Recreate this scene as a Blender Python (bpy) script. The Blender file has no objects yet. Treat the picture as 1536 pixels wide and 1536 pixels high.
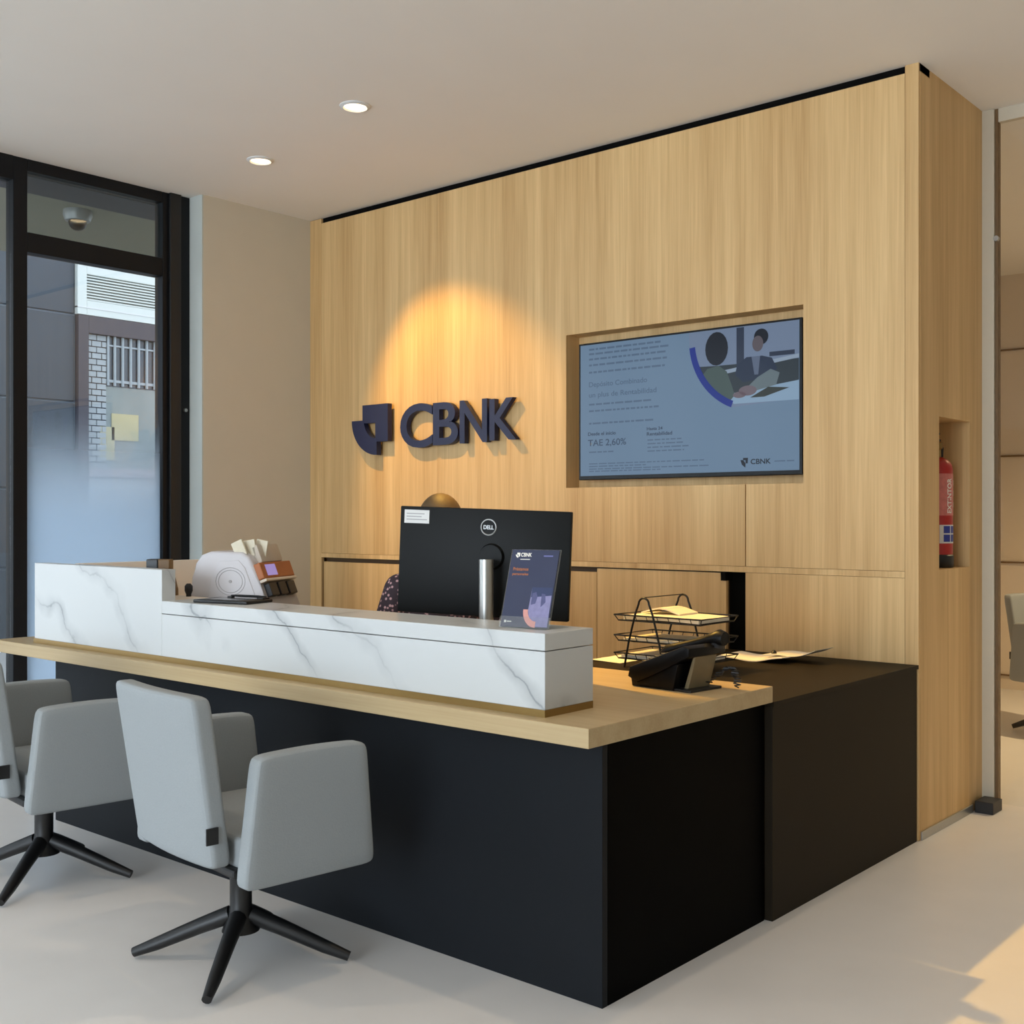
import bpy, bmesh, math, random
from mathutils import Vector, Matrix
random.seed(7)
PI = math.pi
sc = bpy.context.scene
COL = sc.collection

# ------------------------------------------------------------------ camera, sky, light, exposure
FPX = 1723.0
cd = bpy.data.cameras.new('camera'); cam = bpy.data.objects.new('camera', cd); COL.objects.link(cam)
cam.location = (0, 0, 1.30)
cam.rotation_euler = (PI/2, 0, math.radians(40.776))
cd.sensor_width = 36.0; cd.lens = 36.0*FPX/1536.0; cd.shift_y = 7.0/1536.0
cd.clip_end = 200
sc.camera = cam

wd = bpy.data.worlds.new('sky'); sc.world = wd; wd.use_nodes = True
bg = wd.node_tree.nodes['Background']
bg.inputs[0].default_value = (0.80, 0.90, 1.0, 1); bg.inputs[1].default_value = 3.0

vs = sc.view_settings
sc.display_settings.display_device = 'sRGB'
vs.view_transform = 'Standard'; vs.look = 'None'; vs.gamma = 1.0; vs.use_curve_mapping = False
vs.exposure = -0.10

def area(name, loc, rot, sx, sy, power, col):
    l = bpy.data.lights.new(name, 'AREA'); l.shape = 'RECTANGLE'; l.size = sx; l.size_y = sy
    l.energy = power; l.color = col
    o = bpy.data.objects.new(name, l); COL.objects.link(o); o.location = loc; o.rotation_euler = rot
    return o
# daylight through the shop windows behind the camera and along the street side
area('daylight_front_window', (-1.2, -6.3, 1.75), (math.radians(90), 0, 0), 4.2, 2.6, 345, (0.76, 0.88, 1.0))
area('daylight_street_window', (-5.62, -0.6, 1.7), (math.radians(90), 0, math.radians(-90)), 5.2, 2.5, 12, (0.74, 0.87, 1.0))

# ------------------------------------------------------------------ helpers
def lin(r, g, b):
    f = lambda c: (c/255.0/12.92) if c/255.0 <= 0.04045 else ((c/255.0+0.055)/1.055)**2.4
    return (f(r), f(g), f(b), 1.0)

def newmat(name):
    m = bpy.data.materials.new(name); m.use_nodes = True
    return m, m.node_tree, m.node_tree.nodes['Principled BSDF']

def plain(name, rgb, rough=0.6, metal=0.0, vary=0.06, scale=30.0, bump=0.0, spec=0.5, emit=None):
    """procedural paint / plastic / fabric: colour with a faint mottling and optional relief"""
    m, nt, b = newmat(name)
    b.inputs['Roughness'].default_value = rough; b.inputs['Metallic'].default_value = metal
    b.inputs['Specular IOR Level'].default_value = spec
    tc = nt.nodes.new('ShaderNodeTexCoord'); nz = nt.nodes.new('ShaderNodeTexNoise')
    nz.inputs['Scale'].default_value = scale; nz.inputs['Detail'].default_value = 4
    nt.links.new(tc.outputs['Object'], nz.inputs['Vector'])
    mx = nt.nodes.new('ShaderNodeMix'); mx.data_type = 'RGBA'
    c = lin(*rgb)
    mx.inputs['A'].default_value = tuple(x*(1-vary) for x in c[:3])+(1,)
    mx.inputs['B'].default_value = tuple(min(1, x*(1+vary)) for x in c[:3])+(1,)
    nt.links.new(nz.outputs['Fac'], mx.inputs['Factor'])
    nt.links.new(mx.outputs['Result'], b.inputs['Base Color'])
    if bump:
        bp = nt.nodes.new('ShaderNodeBump'); bp.inputs['Strength'].default_value = bump; bp.inputs['Distance'].default_value = 0.002
        nt.links.new(nz.outputs['Fac'], bp.inputs['Height']); nt.links.new(bp.outputs['Normal'], b.inputs['Normal'])
    if emit:
        b.inputs['Emission Color'].default_value = lin(*rgb); b.inputs['Emission Strength'].default_value = emit
    return m

def wood(name, light, dark, axis='z', rough=0.5):
    """oak veneer: long streaks along one axis, offset per object"""
    m, nt, b = newmat(name)
    N = nt.nodes.new; L = nt.links.new
    b.inputs['Roughness'].default_value = rough; b.inputs['Specular IOR Level'].default_value = 0.35
    geo = N('ShaderNodeNewGeometry'); oi = N('ShaderNodeObjectInfo')
    ad = N('ShaderNodeVectorMath'); ad.operation = 'ADD'
    mu = N('ShaderNodeMath'); mu.operation = 'MULTIPLY'; mu.inputs[1].default_value = 0.6
    L(oi.outputs['Random'], mu.inputs[0]); L(geo.outputs['Position'], ad.inputs[0]); L(mu.outputs[0], ad.inputs[1])
    def streak(sc_across, sc_along, detail):
        mp = N('ShaderNodeMapping')
        s = {'z': (sc_across, sc_across, sc_along), 'x': (sc_along, sc_across, sc_across)}[axis]
        mp.inputs['Scale'].default_value = s
        nz = N('ShaderNodeTexNoise'); nz.inputs['Scale'].default_value = 1; nz.inputs['Detail'].default_value = detail
        nz.inputs['Roughness'].default_value = 0.6
        L(ad.outputs[0], mp.inputs['Vector']); L(mp.outputs[0], nz.inputs['Vector'])
        return nz
    a1 = streak(5, 0.22, 2); a2 = streak(28, 0.7, 4); a3 = streak(160, 3.0, 2)
    m1 = N('ShaderNodeMix'); m1.data_type = 'FLOAT'; m1.inputs[0].default_value = 0.42
    L(a1.outputs['Fac'], m1.inputs[2]); L(a2.outputs['Fac'], m1.inputs[3])
    m2 = N('ShaderNodeMix'); m2.data_type = 'FLOAT'; m2.inputs[0].default_value = 0.22
    L(m1.outputs[0], m2.inputs[2]); L(a3.outputs['Fac'], m2.inputs[3])
    cr = N('ShaderNodeValToRGB'); e = cr.color_ramp.elements
    e[0].position = 0.34; e[0].color = lin(*dark); e[1].position = 0.66; e[1].color = lin(*light)
    L(m2.outputs[0], cr.inputs[0]); L(cr.outputs[0], b.inputs['Base Color'])
    return m

def marble(name):
    m, nt, b = newmat(name); N = nt.nodes.new; L = nt.links.new
    b.inputs['Roughness'].default_value = 0.32
    geo = N('ShaderNodeNewGeometry')
    def nz(scale, detail):
        n = N('ShaderNodeTexNoise'); n.inputs['Scale'].default_value = scale; n.inputs['Detail'].default_value = detail
        L(geo.outputs['Position'], n.inputs['Vector']); return n.outputs['Fac']
    def mth(op, a, k):
        n = N('ShaderNodeMath'); n.operation = op
        if hasattr(a, 'links') or hasattr(a, 'is_linked'): L(a, n.inputs[0])
        else: n.inputs[0].default_value = a
        if hasattr(k, 'is_linked'): L(k, n.inputs[1])
        else: n.inputs[1].default_value = k
        return n.outputs[0]
    dt = N('ShaderNodeVectorMath'); dt.operation = 'DOT_PRODUCT'; dt.inputs[1].default_value = (0.60, 0.55, 0.80); L(geo.outputs['Position'], dt.inputs[0])
    sv = mth('ADD', mth('ADD', dt.outputs['Value'], mth('MULTIPLY', nz(2.2, 2), 0.42)), mth('MULTIPLY', nz(11.0, 5), 0.085))
    fr0 = mth('FRACT', mth('DIVIDE', sv, 0.30), 0)
    def ridge(src, k):
        a = N('ShaderNodeMath'); a.operation = 'ABSOLUTE'; L(mth('SUBTRACT', src, 0.5), a.inputs[0])
        r = N('ShaderNodeMapRange'); r.inputs[1].default_value = 0; r.inputs[2].default_value = k; r.inputs[3].default_value = 1; r.inputs[4].default_value = 0
        L(a.outputs[0], r.inputs[0]); return r.outputs[0]
    thin, wide = ridge(fr0, 0.035), ridge(fr0, 0.17)
    # veins fade in and out
    fd = N('ShaderNodeTexNoise'); fd.inputs['Scale'].default_value = 3.4; L(geo.outputs['Position'], fd.inputs['Vector'])
    fr = N('ShaderNodeMapRange'); fr.inputs[1].default_value = 0.40; fr.inputs[2].default_value = 0.60; L(fd.outputs['Fac'], fr.inputs[0])
    ws = N('ShaderNodeMath'); ws.operation = 'MULTIPLY'; ws.inputs[1].default_value = 0.45; L(wide, ws.inputs[0])
    su = N('ShaderNodeMath'); su.operation = 'MAXIMUM'; L(thin, su.inputs[0]); L(ws.outputs[0], su.inputs[1])
    mm = N('ShaderNodeMath'); mm.operation = 'MULTIPLY'; L(su.outputs[0], mm.inputs[0]); L(fr.outputs[0], mm.inputs[1])
    m8 = N('ShaderNodeMath'); m8.operation = 'MULTIPLY'; m8.inputs[1].default_value = 0.85; L(mm.outputs[0], m8.inputs[0])
    mx = N('ShaderNodeMix'); mx.data_type = 'RGBA'
    mx.inputs['A'].default_value = lin(201, 203, 202); mx.inputs['B'].default_value = lin(120, 124, 128)
    L(m8.outputs[0], mx.inputs['Factor']); L(mx.outputs['Result'], b.inputs['Base Color'])
    return m

def glassy(name, tint=(0.97, 0.98, 0.98), gloss=0.06, rough=0.0, film=None):
    """thin pane: mostly clear with a faint mirror; film = (z0, z1, colour): frosted film growing denser from z0 down to z1"""
    m = bpy.data.materials.new(name); m.use_nodes = True; nt = m.node_tree; nt.nodes.clear()
    N = nt.nodes.new; L = nt.links.new
    out = N('ShaderNodeOutputMaterial'); tr = N('ShaderNodeBsdfTransparent'); tr.inputs[0].default_value = (*tint, 1)
    gl = N('ShaderNodeBsdfGlossy'); gl.inputs['Roughness'].default_value = rough
    mx = N('ShaderNodeMixShader'); mx.inputs[0].default_value = gloss
    L(tr.outputs[0], mx.inputs[1]); L(gl.outputs[0], mx.inputs[2])
    last = mx
    if film:
        z0, z1, col, most = film
        geo = N('ShaderNodeNewGeometry'); sp = N('ShaderNodeSeparateXYZ'); L(geo.outputs['Position'], sp.inputs[0])
        mr = N('ShaderNodeMapRange'); mr.interpolation_type = 'SMOOTHSTEP'
        mr.inputs[1].default_value = z1; mr.inputs[2].default_value = z0; mr.inputs[3].default_value = most; mr.inputs[4].default_value = 0
        L(sp.outputs[2], mr.inputs[0])
        tl = N('ShaderNodeBsdfTranslucent'); tl.inputs[0].default_value = col
        df = N('ShaderNodeBsdfDiffuse'); df.inputs[0].default_value = col
        m2 = N('ShaderNodeMixShader'); m2.inputs[0].default_value = 0.12
        L(tl.outputs[0], m2.inputs[1]); L(df.outputs[0], m2.inputs[2])
        m3 = N('ShaderNodeMixShader'); L(mr.outputs[0], m3.inputs[0]); L(mx.outputs[0], m3.inputs[1]); L(m2.outputs[0], m3.inputs[2])
        last = m3
    L(last.outputs[0], out.inputs['Surface'])
    return m

def glow(name, rgb, strength=1.0):
    m = bpy.data.materials.new(name); m.use_nodes = True; nt = m.node_tree; b = nt.nodes['Principled BSDF']
    b.inputs['Base Color'].default_value = (0.01, 0.01, 0.012, 1); b.inputs['Roughness'].default_value = 0.16; b.inputs['Specular IOR Level'].default_value = 0.16
    b.inputs['Emission Color'].default_value = lin(*rgb); b.inputs['Emission Strength'].default_value = strength
    return m

# --- mesh builders (world coordinates unless the part is local)
def BM(): return bmesh.new()

def box(bm, x0, x1, y0, y1, z0, z1, bev=0.0, seg=2, M=None):
    vs_ = [bm.verts.new((x, y, z)) for x in (x0, x1) for y in (y0, y1) for z in (z0, z1)]
    fs = [bm.faces.new([vs_[i] for i in q]) for q in ((0, 1, 3, 2), (4, 6, 7, 5), (0, 4, 5, 1), (2, 3, 7, 6), (0, 2, 6, 4), (1, 5, 7, 3))]
    if bev:
        es = list({e for f in fs for e in f.edges})
        r = bmesh.ops.bevel(bm, geom=es, offset=bev, segments=seg, profile=0.5, affect='EDGES')
        vs_ = list({v for f in r['faces'] for v in f.verts} | {v for v in vs_ if v.is_valid})
        vs_ = list({v for v in vs_ for f in v.link_faces for v in f.verts})
    if M is not None:
        for v in vs_: v.co = M @ v.co
    return vs_

def prism(bm, pts, a0, a1, plane='xz', bev=0.0, seg=2, M=None):
    """polygon extruded: pts in the plane, from a0 to a1 on the remaining axis"""
    def P(u, v, a): return {'xz': (u, a, v), 'xy': (u, v, a), 'yz': (a, u, v)}[plane]
    n = len(pts)
    lo = [bm.verts.new(P(u, v, a0)) for u, v in pts]; hi = [bm.verts.new(P(u, v, a1)) for u, v in pts]
    fl, fh = bm.faces.new(lo), bm.faces.new(hi[::-1])
    sides = [bm.faces.new((lo[i], hi[i], hi[(i+1) % n], lo[(i+1) % n])) for i in range(n)]
    allf = [fl, fh]+sides
    vv = lo+hi
    if bev:
        es = list(fl.edges)+list(fh.edges)
        r = bmesh.ops.bevel(bm, geom=es, offset=bev, segments=seg, profile=0.5, affect='EDGES')
        vv = [v for v in vv if v.is_valid]+[v for f in r['faces'] for v in f.verts]
        vv = list({w for v in vv for f in v.link_faces for w in f.verts})
    if M is not None:
        for v in vv: v.co = M @ v.co
    return vv

def cyl(bm, p0, p1, r0, r1=None, n=20, cap=True):
    if r1 is None: r1 = r0
    p0, p1 = Vector(p0), Vector(p1); d = (p1-p0).normalized()
    up = Vector((0, 0, 1)) if abs(d.z) < 0.95 else Vector((1, 0, 0))
    a = d.cross(up).normalized(); b = d.cross(a)
    A = [bm.verts.new(p0+r0*(math.cos(t)*a+math.sin(t)*b)) for t in (2*PI*i/n for i in range(n))]
    B = [bm.verts.new(p1+r1*(math.cos(t)*a+math.sin(t)*b)) for t in (2*PI*i/n for i in range(n))]
    for i in range(n): bm.faces.new((A[i], A[(i+1) % n], B[(i+1) % n], B[i]))
    if cap: bm.faces.new(A[::-1]); bm.faces.new(B)
    return A+B

def tube(bm, pts, r, n=6, closed=False):
    pts = [Vector(p) for p in pts]; rings = []; k = len(pts); prev = None
    for i, p in enumerate(pts):
        if closed: d = pts[(i+1) % k]-pts[i-1]
        else: d = pts[min(i+1, k-1)]-pts[max(i-1, 0)]
        d.normalize()
        if prev is None:
            up = Vector((0, 0, 1)) if abs(d.z) < 0.9 else Vector((1, 0, 0)); a = d.cross(up).normalized()
        else:
            a = (prev-d*prev.dot(d)).normalized()
        prev = a; b = d.cross(a)
        rr = r[i] if isinstance(r, (list, tuple)) else r
        rings.append([bm.verts.new(p+rr*(math.cos(t)*a+math.sin(t)*b)) for t in (2*PI*j/n for j in range(n))])
    m = k if closed else k-1
    for i in range(m):
        A, B = rings[i], rings[(i+1) % k]
        for j in range(n): bm.faces.new((A[j], A[(j+1) % n], B[(j+1) % n], B[j]))
    if not closed: bm.faces.new(rings[0][::-1]); bm.faces.new(rings[-1])

def lathe(bm, prof, c=(0, 0, 0), n=24, M=None):
    """prof: (radius, z) list around a vertical axis through c"""
    rings = []
    for r, z in prof:
        rings.append([bm.verts.new(Vector((c[0]+r*math.cos(t), c[1]+r*math.sin(t), c[2]+z))) for t in (2*PI*i/n for i in range(n))])
    for A, B in zip(rings, rings[1:]):
        for i in range(n): bm.faces.new((A[i], A[(i+1) % n], B[(i+1) % n], B[i]))
    bm.faces.new(rings[0][::-1]); bm.faces.new(rings[-1])
    vv = [v for r in rings for v in r]
    if M is not None:
        for v in vv: v.co = M @ v.co
    return vv

def ball(bm, c, rx, ry, rz, n=16, M=None):
    r = bmesh.ops.create_uvsphere(bm, u_segments=n, v_segments=max(6, n*2//3), radius=1.0)
    for v in r['verts']:
        v.co = Vector((v.co.x*rx, v.co.y*ry, v.co.z*rz))
        v.co = (M @ v.co if M is not None else v.co)+Vector(c)
    return r['verts']

def cushion(bm, w, d, t, r, f=None):
    """soft slab w x d x t (x, y, z) with loops set so that one subdivision rounds corners to about r; f deforms a vertex"""
    xs = [-w/2, -w/2+r, 0, w/2-r, w/2]; ys = [-d/2, -d/2+r, 0, d/2-r, d/2]
    e = min(t*0.35, 0.02); zs = [-t/2, -t/2+e, t/2-e, t/2]
    idx = {}
    def V(i, j, k):
        if (i, j, k) not in idx:
            p = Vector((xs[i], ys[j], zs[k])); idx[(i, j, k)] = bm.verts.new(f(p) if f else p)
        return idx[(i, j, k)]
    nx, ny, nz = len(xs)-1, len(ys)-1, len(zs)-1
    for i in range(nx):
        for j in range(ny):
            bm.faces.new((V(i, j, 0), V(i, j+1, 0), V(i+1, j+1, 0), V(i+1, j, 0)))
            bm.faces.new((V(i, j, nz), V(i+1, j, nz), V(i+1, j+1, nz), V(i, j+1, nz)))
    for k in range(nz):
        for i in range(nx):
            bm.faces.new((V(i, 0, k), V(i+1, 0, k), V(i+1, 0, k+1), V(i, 0, k+1)))
            bm.faces.new((V(i, ny, k), V(i, ny, k+1), V(i+1, ny, k+1), V(i+1, ny, k)))
        for j in range(ny):
            bm.faces.new((V(0, j, k), V(0, j, k+1), V(0, j+1, k+1), V(0, j+1, k)))
            bm.faces.new((V(nx, j, k), V(nx, j+1, k), V(nx, j+1, k+1), V(nx, j, k+1)))

def mesh_of(bm, name, smooth=None):
    bmesh.ops.recalc_face_normals(bm, faces=bm.faces[:])
    me = bpy.data.meshes.new(name); bm.to_mesh(me); bm.free()
    if smooth is not None and len(me.polygons):
        me.polygons.foreach_set('use_smooth', [True]*len(me.polygons))
        try: me.set_sharp_from_angle(angle=math.radians(smooth))
        except Exception: pass
    return me

def wloc(o):
    M = Matrix.Identity(4)
    ch = []
    while o is not None: ch.append(o); o = o.parent
    for c in reversed(ch): M = M @ Matrix.LocRotScale(c.location, c.rotation_euler, None)
    return M

def obj(name, bm, m, parent=None, local=False, smooth=None, subsurf=0):
    """ONE mesh object. World-space geometry is moved into the parent's space; a top-level mesh gets its origin at its base centre."""
    if not local:
        if parent is not None:
            Mi = wloc(parent).inverted()
            for v in bm.verts: v.co = Mi @ v.co
            loc = (0, 0, 0)
        else:
            xs = [v.co.x for v in bm.verts]; ys = [v.co.y for v in bm.verts]; zs = [v.co.z for v in bm.verts]
            loc = Vector(((min(xs)+max(xs))/2, (min(ys)+max(ys))/2, min(zs)))
            for v in bm.verts: v.co -= loc
    else: loc = (0, 0, 0)
    o = bpy.data.objects.new(name, mesh_of(bm, name, smooth)); COL.objects.link(o)
    o.location = loc
    if parent is not None: o.parent = parent
    for mm in (m if isinstance(m, (list, tuple)) else [m]): o.data.materials.append(mm)
    if subsurf:
        s = o.modifiers.new('round', 'SUBSURF'); s.levels = subsurf; s.render_levels = subsurf
    return o

def tag(o, label, cat, group=None):
    o['label'] = label; o['category'] = cat
    if group: o['group'] = group
    return o

def thing(name, label, cat, loc=(0, 0, 0), rotz=0.0, group=None, rot=None):
    o = bpy.data.objects.new(name, None); COL.objects.link(o); o.empty_display_size = 0.1
    o.location = loc; o.rotation_euler = rot if rot else (0, 0, rotz)
    return tag(o, label, cat, group)

def struct(name, bm, m, parent=None, **k):
    o = obj(name, bm, m, parent, **k)
    if parent is None: o['kind'] = 'structure'
    return o

def dup(root, loc, rotz, label, group=None):
    r = root.copy(); COL.objects.link(r); r.location = loc; r.rotation_euler = (0, 0, rotz); r['label'] = label
    if group: r['group'] = group
    def kids(o, n):
        for ch in [c for c in o.children]:
            c = ch.copy(); COL.objects.link(c); c.parent = n
            kids(ch, c)
    kids(root, r)
    return r

def text_bm(s, x0, x1, z0, z1, depth=0.0, bold=0.0, keep=False, both=False):
    """text in the xz plane, facing -y, fitted to a box; depth is its thickness towards -y"""
    cu = bpy.data.curves.new('t', 'FONT'); cu.body = s; cu.size = 1.0; cu.offset = bold; cu.resolution_u = 6
    if depth: cu.extrude = 0.5
    to = bpy.data.objects.new('t', cu); COL.objects.link(to)
    dg = bpy.context.evaluated_depsgraph_get(); dg.update()
    me = bpy.data.meshes.new_from_object(to.evaluated_get(dg))
    bm = BM(); bm.from_mesh(me)
    bpy.data.objects.remove(to); bpy.data.curves.remove(cu); bpy.data.meshes.remove(me)
    ax = [v.co.x for v in bm.verts]; ay = [v.co.y for v in bm.verts]
    sx = (x1-x0)/(max(ax)-min(ax)); sz = (z1-z0)/(max(ay)-min(ay))
    if keep: sx = sz
    mx_, my_ = min(ax), min(ay)
    for v in bm.verts:
        v.co = Vector((x0+(v.co.x-mx_)*sx, -(v.co.z+0.5)*depth if depth else 0, z0+(v.co.y-my_)*sz))
    return bm

def shift(bm, dx, dy, dz):
    for v in bm.verts: v.co += Vector((dx, dy, dz))
    return bm
def xform(bm, M):
    for v in bm.verts: v.co = M @ v.co
    return bm

# ------------------------------------------------------------------ materials
M = {}
M['oak_wall'] = wood('oak_wall', (233, 197, 141), (190, 150, 97), 'z')
M['oak_top'] = wood('oak_top', (196, 174, 134), (172, 146, 106), 'x', 0.45)
M['marble'] = marble('marble')
M['brass'] = plain('brass', (150, 122, 72), 0.38, 0.75, 0.05, 60)
M['dark_front'] = plain('dark_front', (14, 18, 23), 0.6, 0, 0.08, 14, spec=0.2)
M['dark_cab'] = plain('dark_cab', (32, 25, 14), 0.6, 0, 0.06, 12, spec=0.15)
M['groove'] = plain('groove', (92, 70, 46), 0.7, 0, 0.05, 10)  # brown of the shaded finger recess, put into the colour
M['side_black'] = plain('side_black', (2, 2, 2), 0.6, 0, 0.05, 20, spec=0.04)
M['void'] = plain('void', (10, 9, 8), 0.9, 0, 0.05, 10, spec=0.1)
M['plaster'] = plain('plaster', (208, 199, 180), 0.85, 0, 0.03, 6, 0.05)
M['ceiling'] = plain('ceiling', (240, 235, 228), 0.9, 0, 0.02, 3)
M['reveal'] = plain('reveal', (196, 200, 194), 0.7, 0, 0.03, 8)
M['floor'] = plain('floor', (228, 224, 220), 0.35, 0, 0.05, 5)
M['frame'] = plain('frame', (9, 12, 17), 0.5, 0.0, 0.08, 20, spec=0.3)
M['black'] = plain('black', (20, 20, 21), 0.45, 0, 0.08, 40)
M['black_gloss'] = plain('black_gloss', (10, 10, 11), 0.3, 0, 0.05, 40, spec=0.25)
M['monitor'] = plain('monitor', (14, 16, 16), 0.5, 0, 0.05, 60, spec=0.18)
M['steel'] = plain('steel', (178, 178, 174), 0.35, 0.9, 0.04, 80)
M['silver'] = plain('silver', (170, 172, 172), 0.4, 0.3, 0.03, 80)
M['white'] = plain('white', (222, 222, 220), 0.6, 0, 0.02, 40)
M['paper'] = plain('paper', (238, 234, 224), 0.8, 0, 0.02, 30)
M['navy'] = plain('navy', (20, 28, 66), 0.45, 0, 0.05, 30)
M['machine'] = plain('machine', (206, 203, 206), 0.5, 0, 0.02, 20)
M['machine_grey'] = plain('machine_grey', (168, 166, 168), 0.5, 0, 0.03, 20)
M['fabric'] = plain('fabric', (149, 154, 156), 0.92, 0, 0.08, 260, 0.25, spec=0.2)
M['red'] = plain('red', (176, 34, 30), 0.35, 0, 0.05, 20)
M['cream'] = plain('cream', (226, 212, 194), 0.7, 0, 0.03, 10)
M['pole'] = plain('pole', (206, 196, 176), 0.4, 0.1, 0.03, 30)
M['skin'] = plain('skin', (196, 150, 122), 0.55, 0, 0.06, 40)
M['hair'] = plain('hair', (88, 68, 40), 0.6, 0, 0.25, 90, 0.4)
M['trousers'] = plain('trousers', (38, 40, 52), 0.85, 0, 0.1, 120, 0.2)
M['orange'] = plain('orange', (176, 104, 56), 0.5, 0, 0.05, 30)
M['brown'] = plain('brown', (112, 84, 48), 0.5, 0, 0.08, 30)
M['clear'] = glassy('clear', (0.98, 0.99, 0.99), 0.03)
M['acrylic'] = glassy('acrylic', (0.95, 0.97, 0.98), 0.10)
M['film_pane'] = glassy('film_pane', (0.93, 0.95, 0.97), 0.05, 0.0, (1.88, 1.22, (0.78, 0.89, 1.0, 1), 0.95))
M['transom_pane'] = glassy('transom_pane', (0.80, 0.83, 0.82), 0.06)
M['lamp_on'] = glow('lamp_on', (255, 226, 180), 6.0)
M['lamp_cool'] = glow('lamp_cool', (255, 244, 228), 4.0)

# ------------------------------------------------------------------ the room
YB = 4.544          # face of the oak wall
XL = -5.56          # face of the plastered left wall
XC = -1.77          # oak end face at the right
CZ = 3.12           # ceiling
XW = -5.711         # street window plane

b = BM(); box(b, -5.95, 5.2, -6.8, 10.2, -0.12, 0.0); struct('floor', b, M['floor'])
b = BM(); box(b, -5.95, 5.2, -6.8, 10.2, CZ, CZ+0.15); struct('ceiling', b, M['ceiling'])

# left wall: plaster from the window reveal to the corner
b = BM(); box(b, XL-0.35, XL, 3.776, 4.90, 0, CZ); struct('wall_left', b, M['plaster'])
b = BM(); box(b, XW-0.02, XL-0.001, 3.768, 3.7755, 0, CZ); struct('trim_1', b, M['reveal'])

# street window: black frame members, transom light above, big pane with frosted film below
w1 = BM(); box(w1, XW-0.05, XW+0.03, 3.592, 3.768, 0, CZ, 0.004)
win = struct('window_1', w1, M['frame'])
b = BM(); box(b, XW-0.05, XW+0.03, 2.74, 2.815, 0, CZ, 0.004); obj('frame_post', b, M['frame'], win)
b = BM(); box(b, XW-0.05, XW+0.03, 2.815, 3.592, 2.647, 2.748, 0.004); obj('frame_rail', b, M['frame'], win)
b = BM(); box(b, XW-0.05, XW+0.03, 2.815, 3.592, 0, 0.10, 0.004); obj('frame_rail', b, M['frame'], win)
b = BM(); box(b, XW-0.05, XW+0.03, 2.815, 3.592, 3.06, CZ, 0.004); obj('frame_rail', b, M['frame'], win)
b = BM(); box(b, XW+0.03, XW+0.05, 3.63, 3.70, 0, CZ, 0.003); obj('frame_post', b, M['black'], win)
b = BM(); box(b, XW-0.004, XW+0.004, 2.815, 3.592, 0.10, 2.647); obj('pane', b, M['film_pane'], win)['label'] = 'tall pane with frosted film fading upwards'
b = BM(); box(b, XW-0.004, XW+0.004, 2.815, 3.592, 2.748, 3.06); obj('pane', b, M['transom_pane'], win)['label'] = 'clear pane above the transom'
b = BM(); cyl(b, (XW+0.03, 3.735, 1.905), (XW+0.045, 3.735, 1.905), 0.010); obj('lock', b, M['steel'], win, smooth=40)

# rest of the street side behind the picture's left edge: posts and panes
w2 = BM(); box(w2, XW-0.05, XW+0.03, -6.5, -3.4, 0, CZ)
win2 = struct('window_2', w2, M['frame'])
for y in (-1.9, -0.4, 1.1):
    b = BM(); box(b, XW-0.05, XW+0.03, y-0.04, y+0.04, 0, CZ); obj('frame_post', b, M['frame'], win2)
b = BM(); box(b, XW-0.05, XW+0.03, -3.4, 2.74, 3.0, CZ); obj('frame_rail', b, M['frame'], win2)
b = BM(); box(b, XW-0.05, XW+0.03, -3.4, 2.74, 0, 0.12); obj('frame_rail', b, M['frame'], win2)
for y0, y1 in ((-3.4, -1.94), (-1.86, -0.44), (-0.36, 1.06), (1.14, 2.74)):
    b = BM(); box(b, XW-0.004, XW+0.004, y0, y1, 0.12, 3.0); obj('pane', b, M['clear'], win2)
# wall behind the camera with the shop front opening, and the far sides of the hall
b = BM(); box(b, -5.95, -5.65, -6.6, -6.45, 0, CZ); box(b, 0.9, 5.2, -6.6, -6.45, 0, CZ); box(b, -5.65, 0.9, -6.6, -6.45, 3.06, CZ); box(b, -5.65, 0.9, -6.6, -6.45, 0, 0.4)
struct('wall_front', b, M['plaster'])
b = BM(); box(b, 5.0, 5.2, -6.45, 10.0, 0, CZ); struct('wall_right', b, M['plaster'])
b = BM(); box(b, -5.9, 5.0, 9.2, 9.4, 0, CZ); struct('wall_far', b, M['plaster'])

# ---- oak wall at the back: recess backing as the wall, every panel a part
b = BM(); box(b, XL, -2.0, 4.664, 4.70, 0, CZ)
wb = struct('wall_back', b, M['oak_wall'])
g = 0.0007
T = 0.022
def panel(pts, y0=YB, th=T, m=None, name='panel'):
    bb = BM(); prism(bb, pts, y0, y0+th, 'xz')
    return obj(name, bb, m or M['oak_wall'], wb)
def rect(x0, x1, z0, z1): return [(x0+g, z0+g), (x1-g, z0+g), (x1-g, z1-g), (x0+g, z1-g)]
NX0, NX1, NZ0, NZ1 = -3.56, -2.27, 1.444, 2.21      # screen niche
ZT = 3.088
panel(rect(XL, -5.452, 0, ZT+0.03))
panel(rect(-1.826, XC, 0, CZ))
panel(rect(-5.452, -4.465, 1.079, ZT))
panel([(-4.465+g, 1.079+g), (-3.285-g, 1.079+g), (-3.285-g, NZ0), (NX0, NZ0), (NX0, NZ1), (-3.2851, NZ1), (-3.2851, ZT), (-4.465+g, ZT)])
panel(rect(-3.285, -2.55, 1.079, NZ0+g)); panel([(-3.285, NZ1), (-2.5496, NZ1), (-2.5496, ZT), (-3.285, ZT)])
panel([(-2.546, 1.079+g), (-1.826-g, 1.079+g), (-1.826-g, ZT), (-2.5495, ZT), (-2.5495, NZ1), (NX1, NZ1), (NX1, NZ0), (-2.546, NZ0)])
# rail between the upper panels and the doors
panel(rect(-5.452, -1.826, 1.052, 1.079), YB-0.001, 0.022, name='rail')
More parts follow.
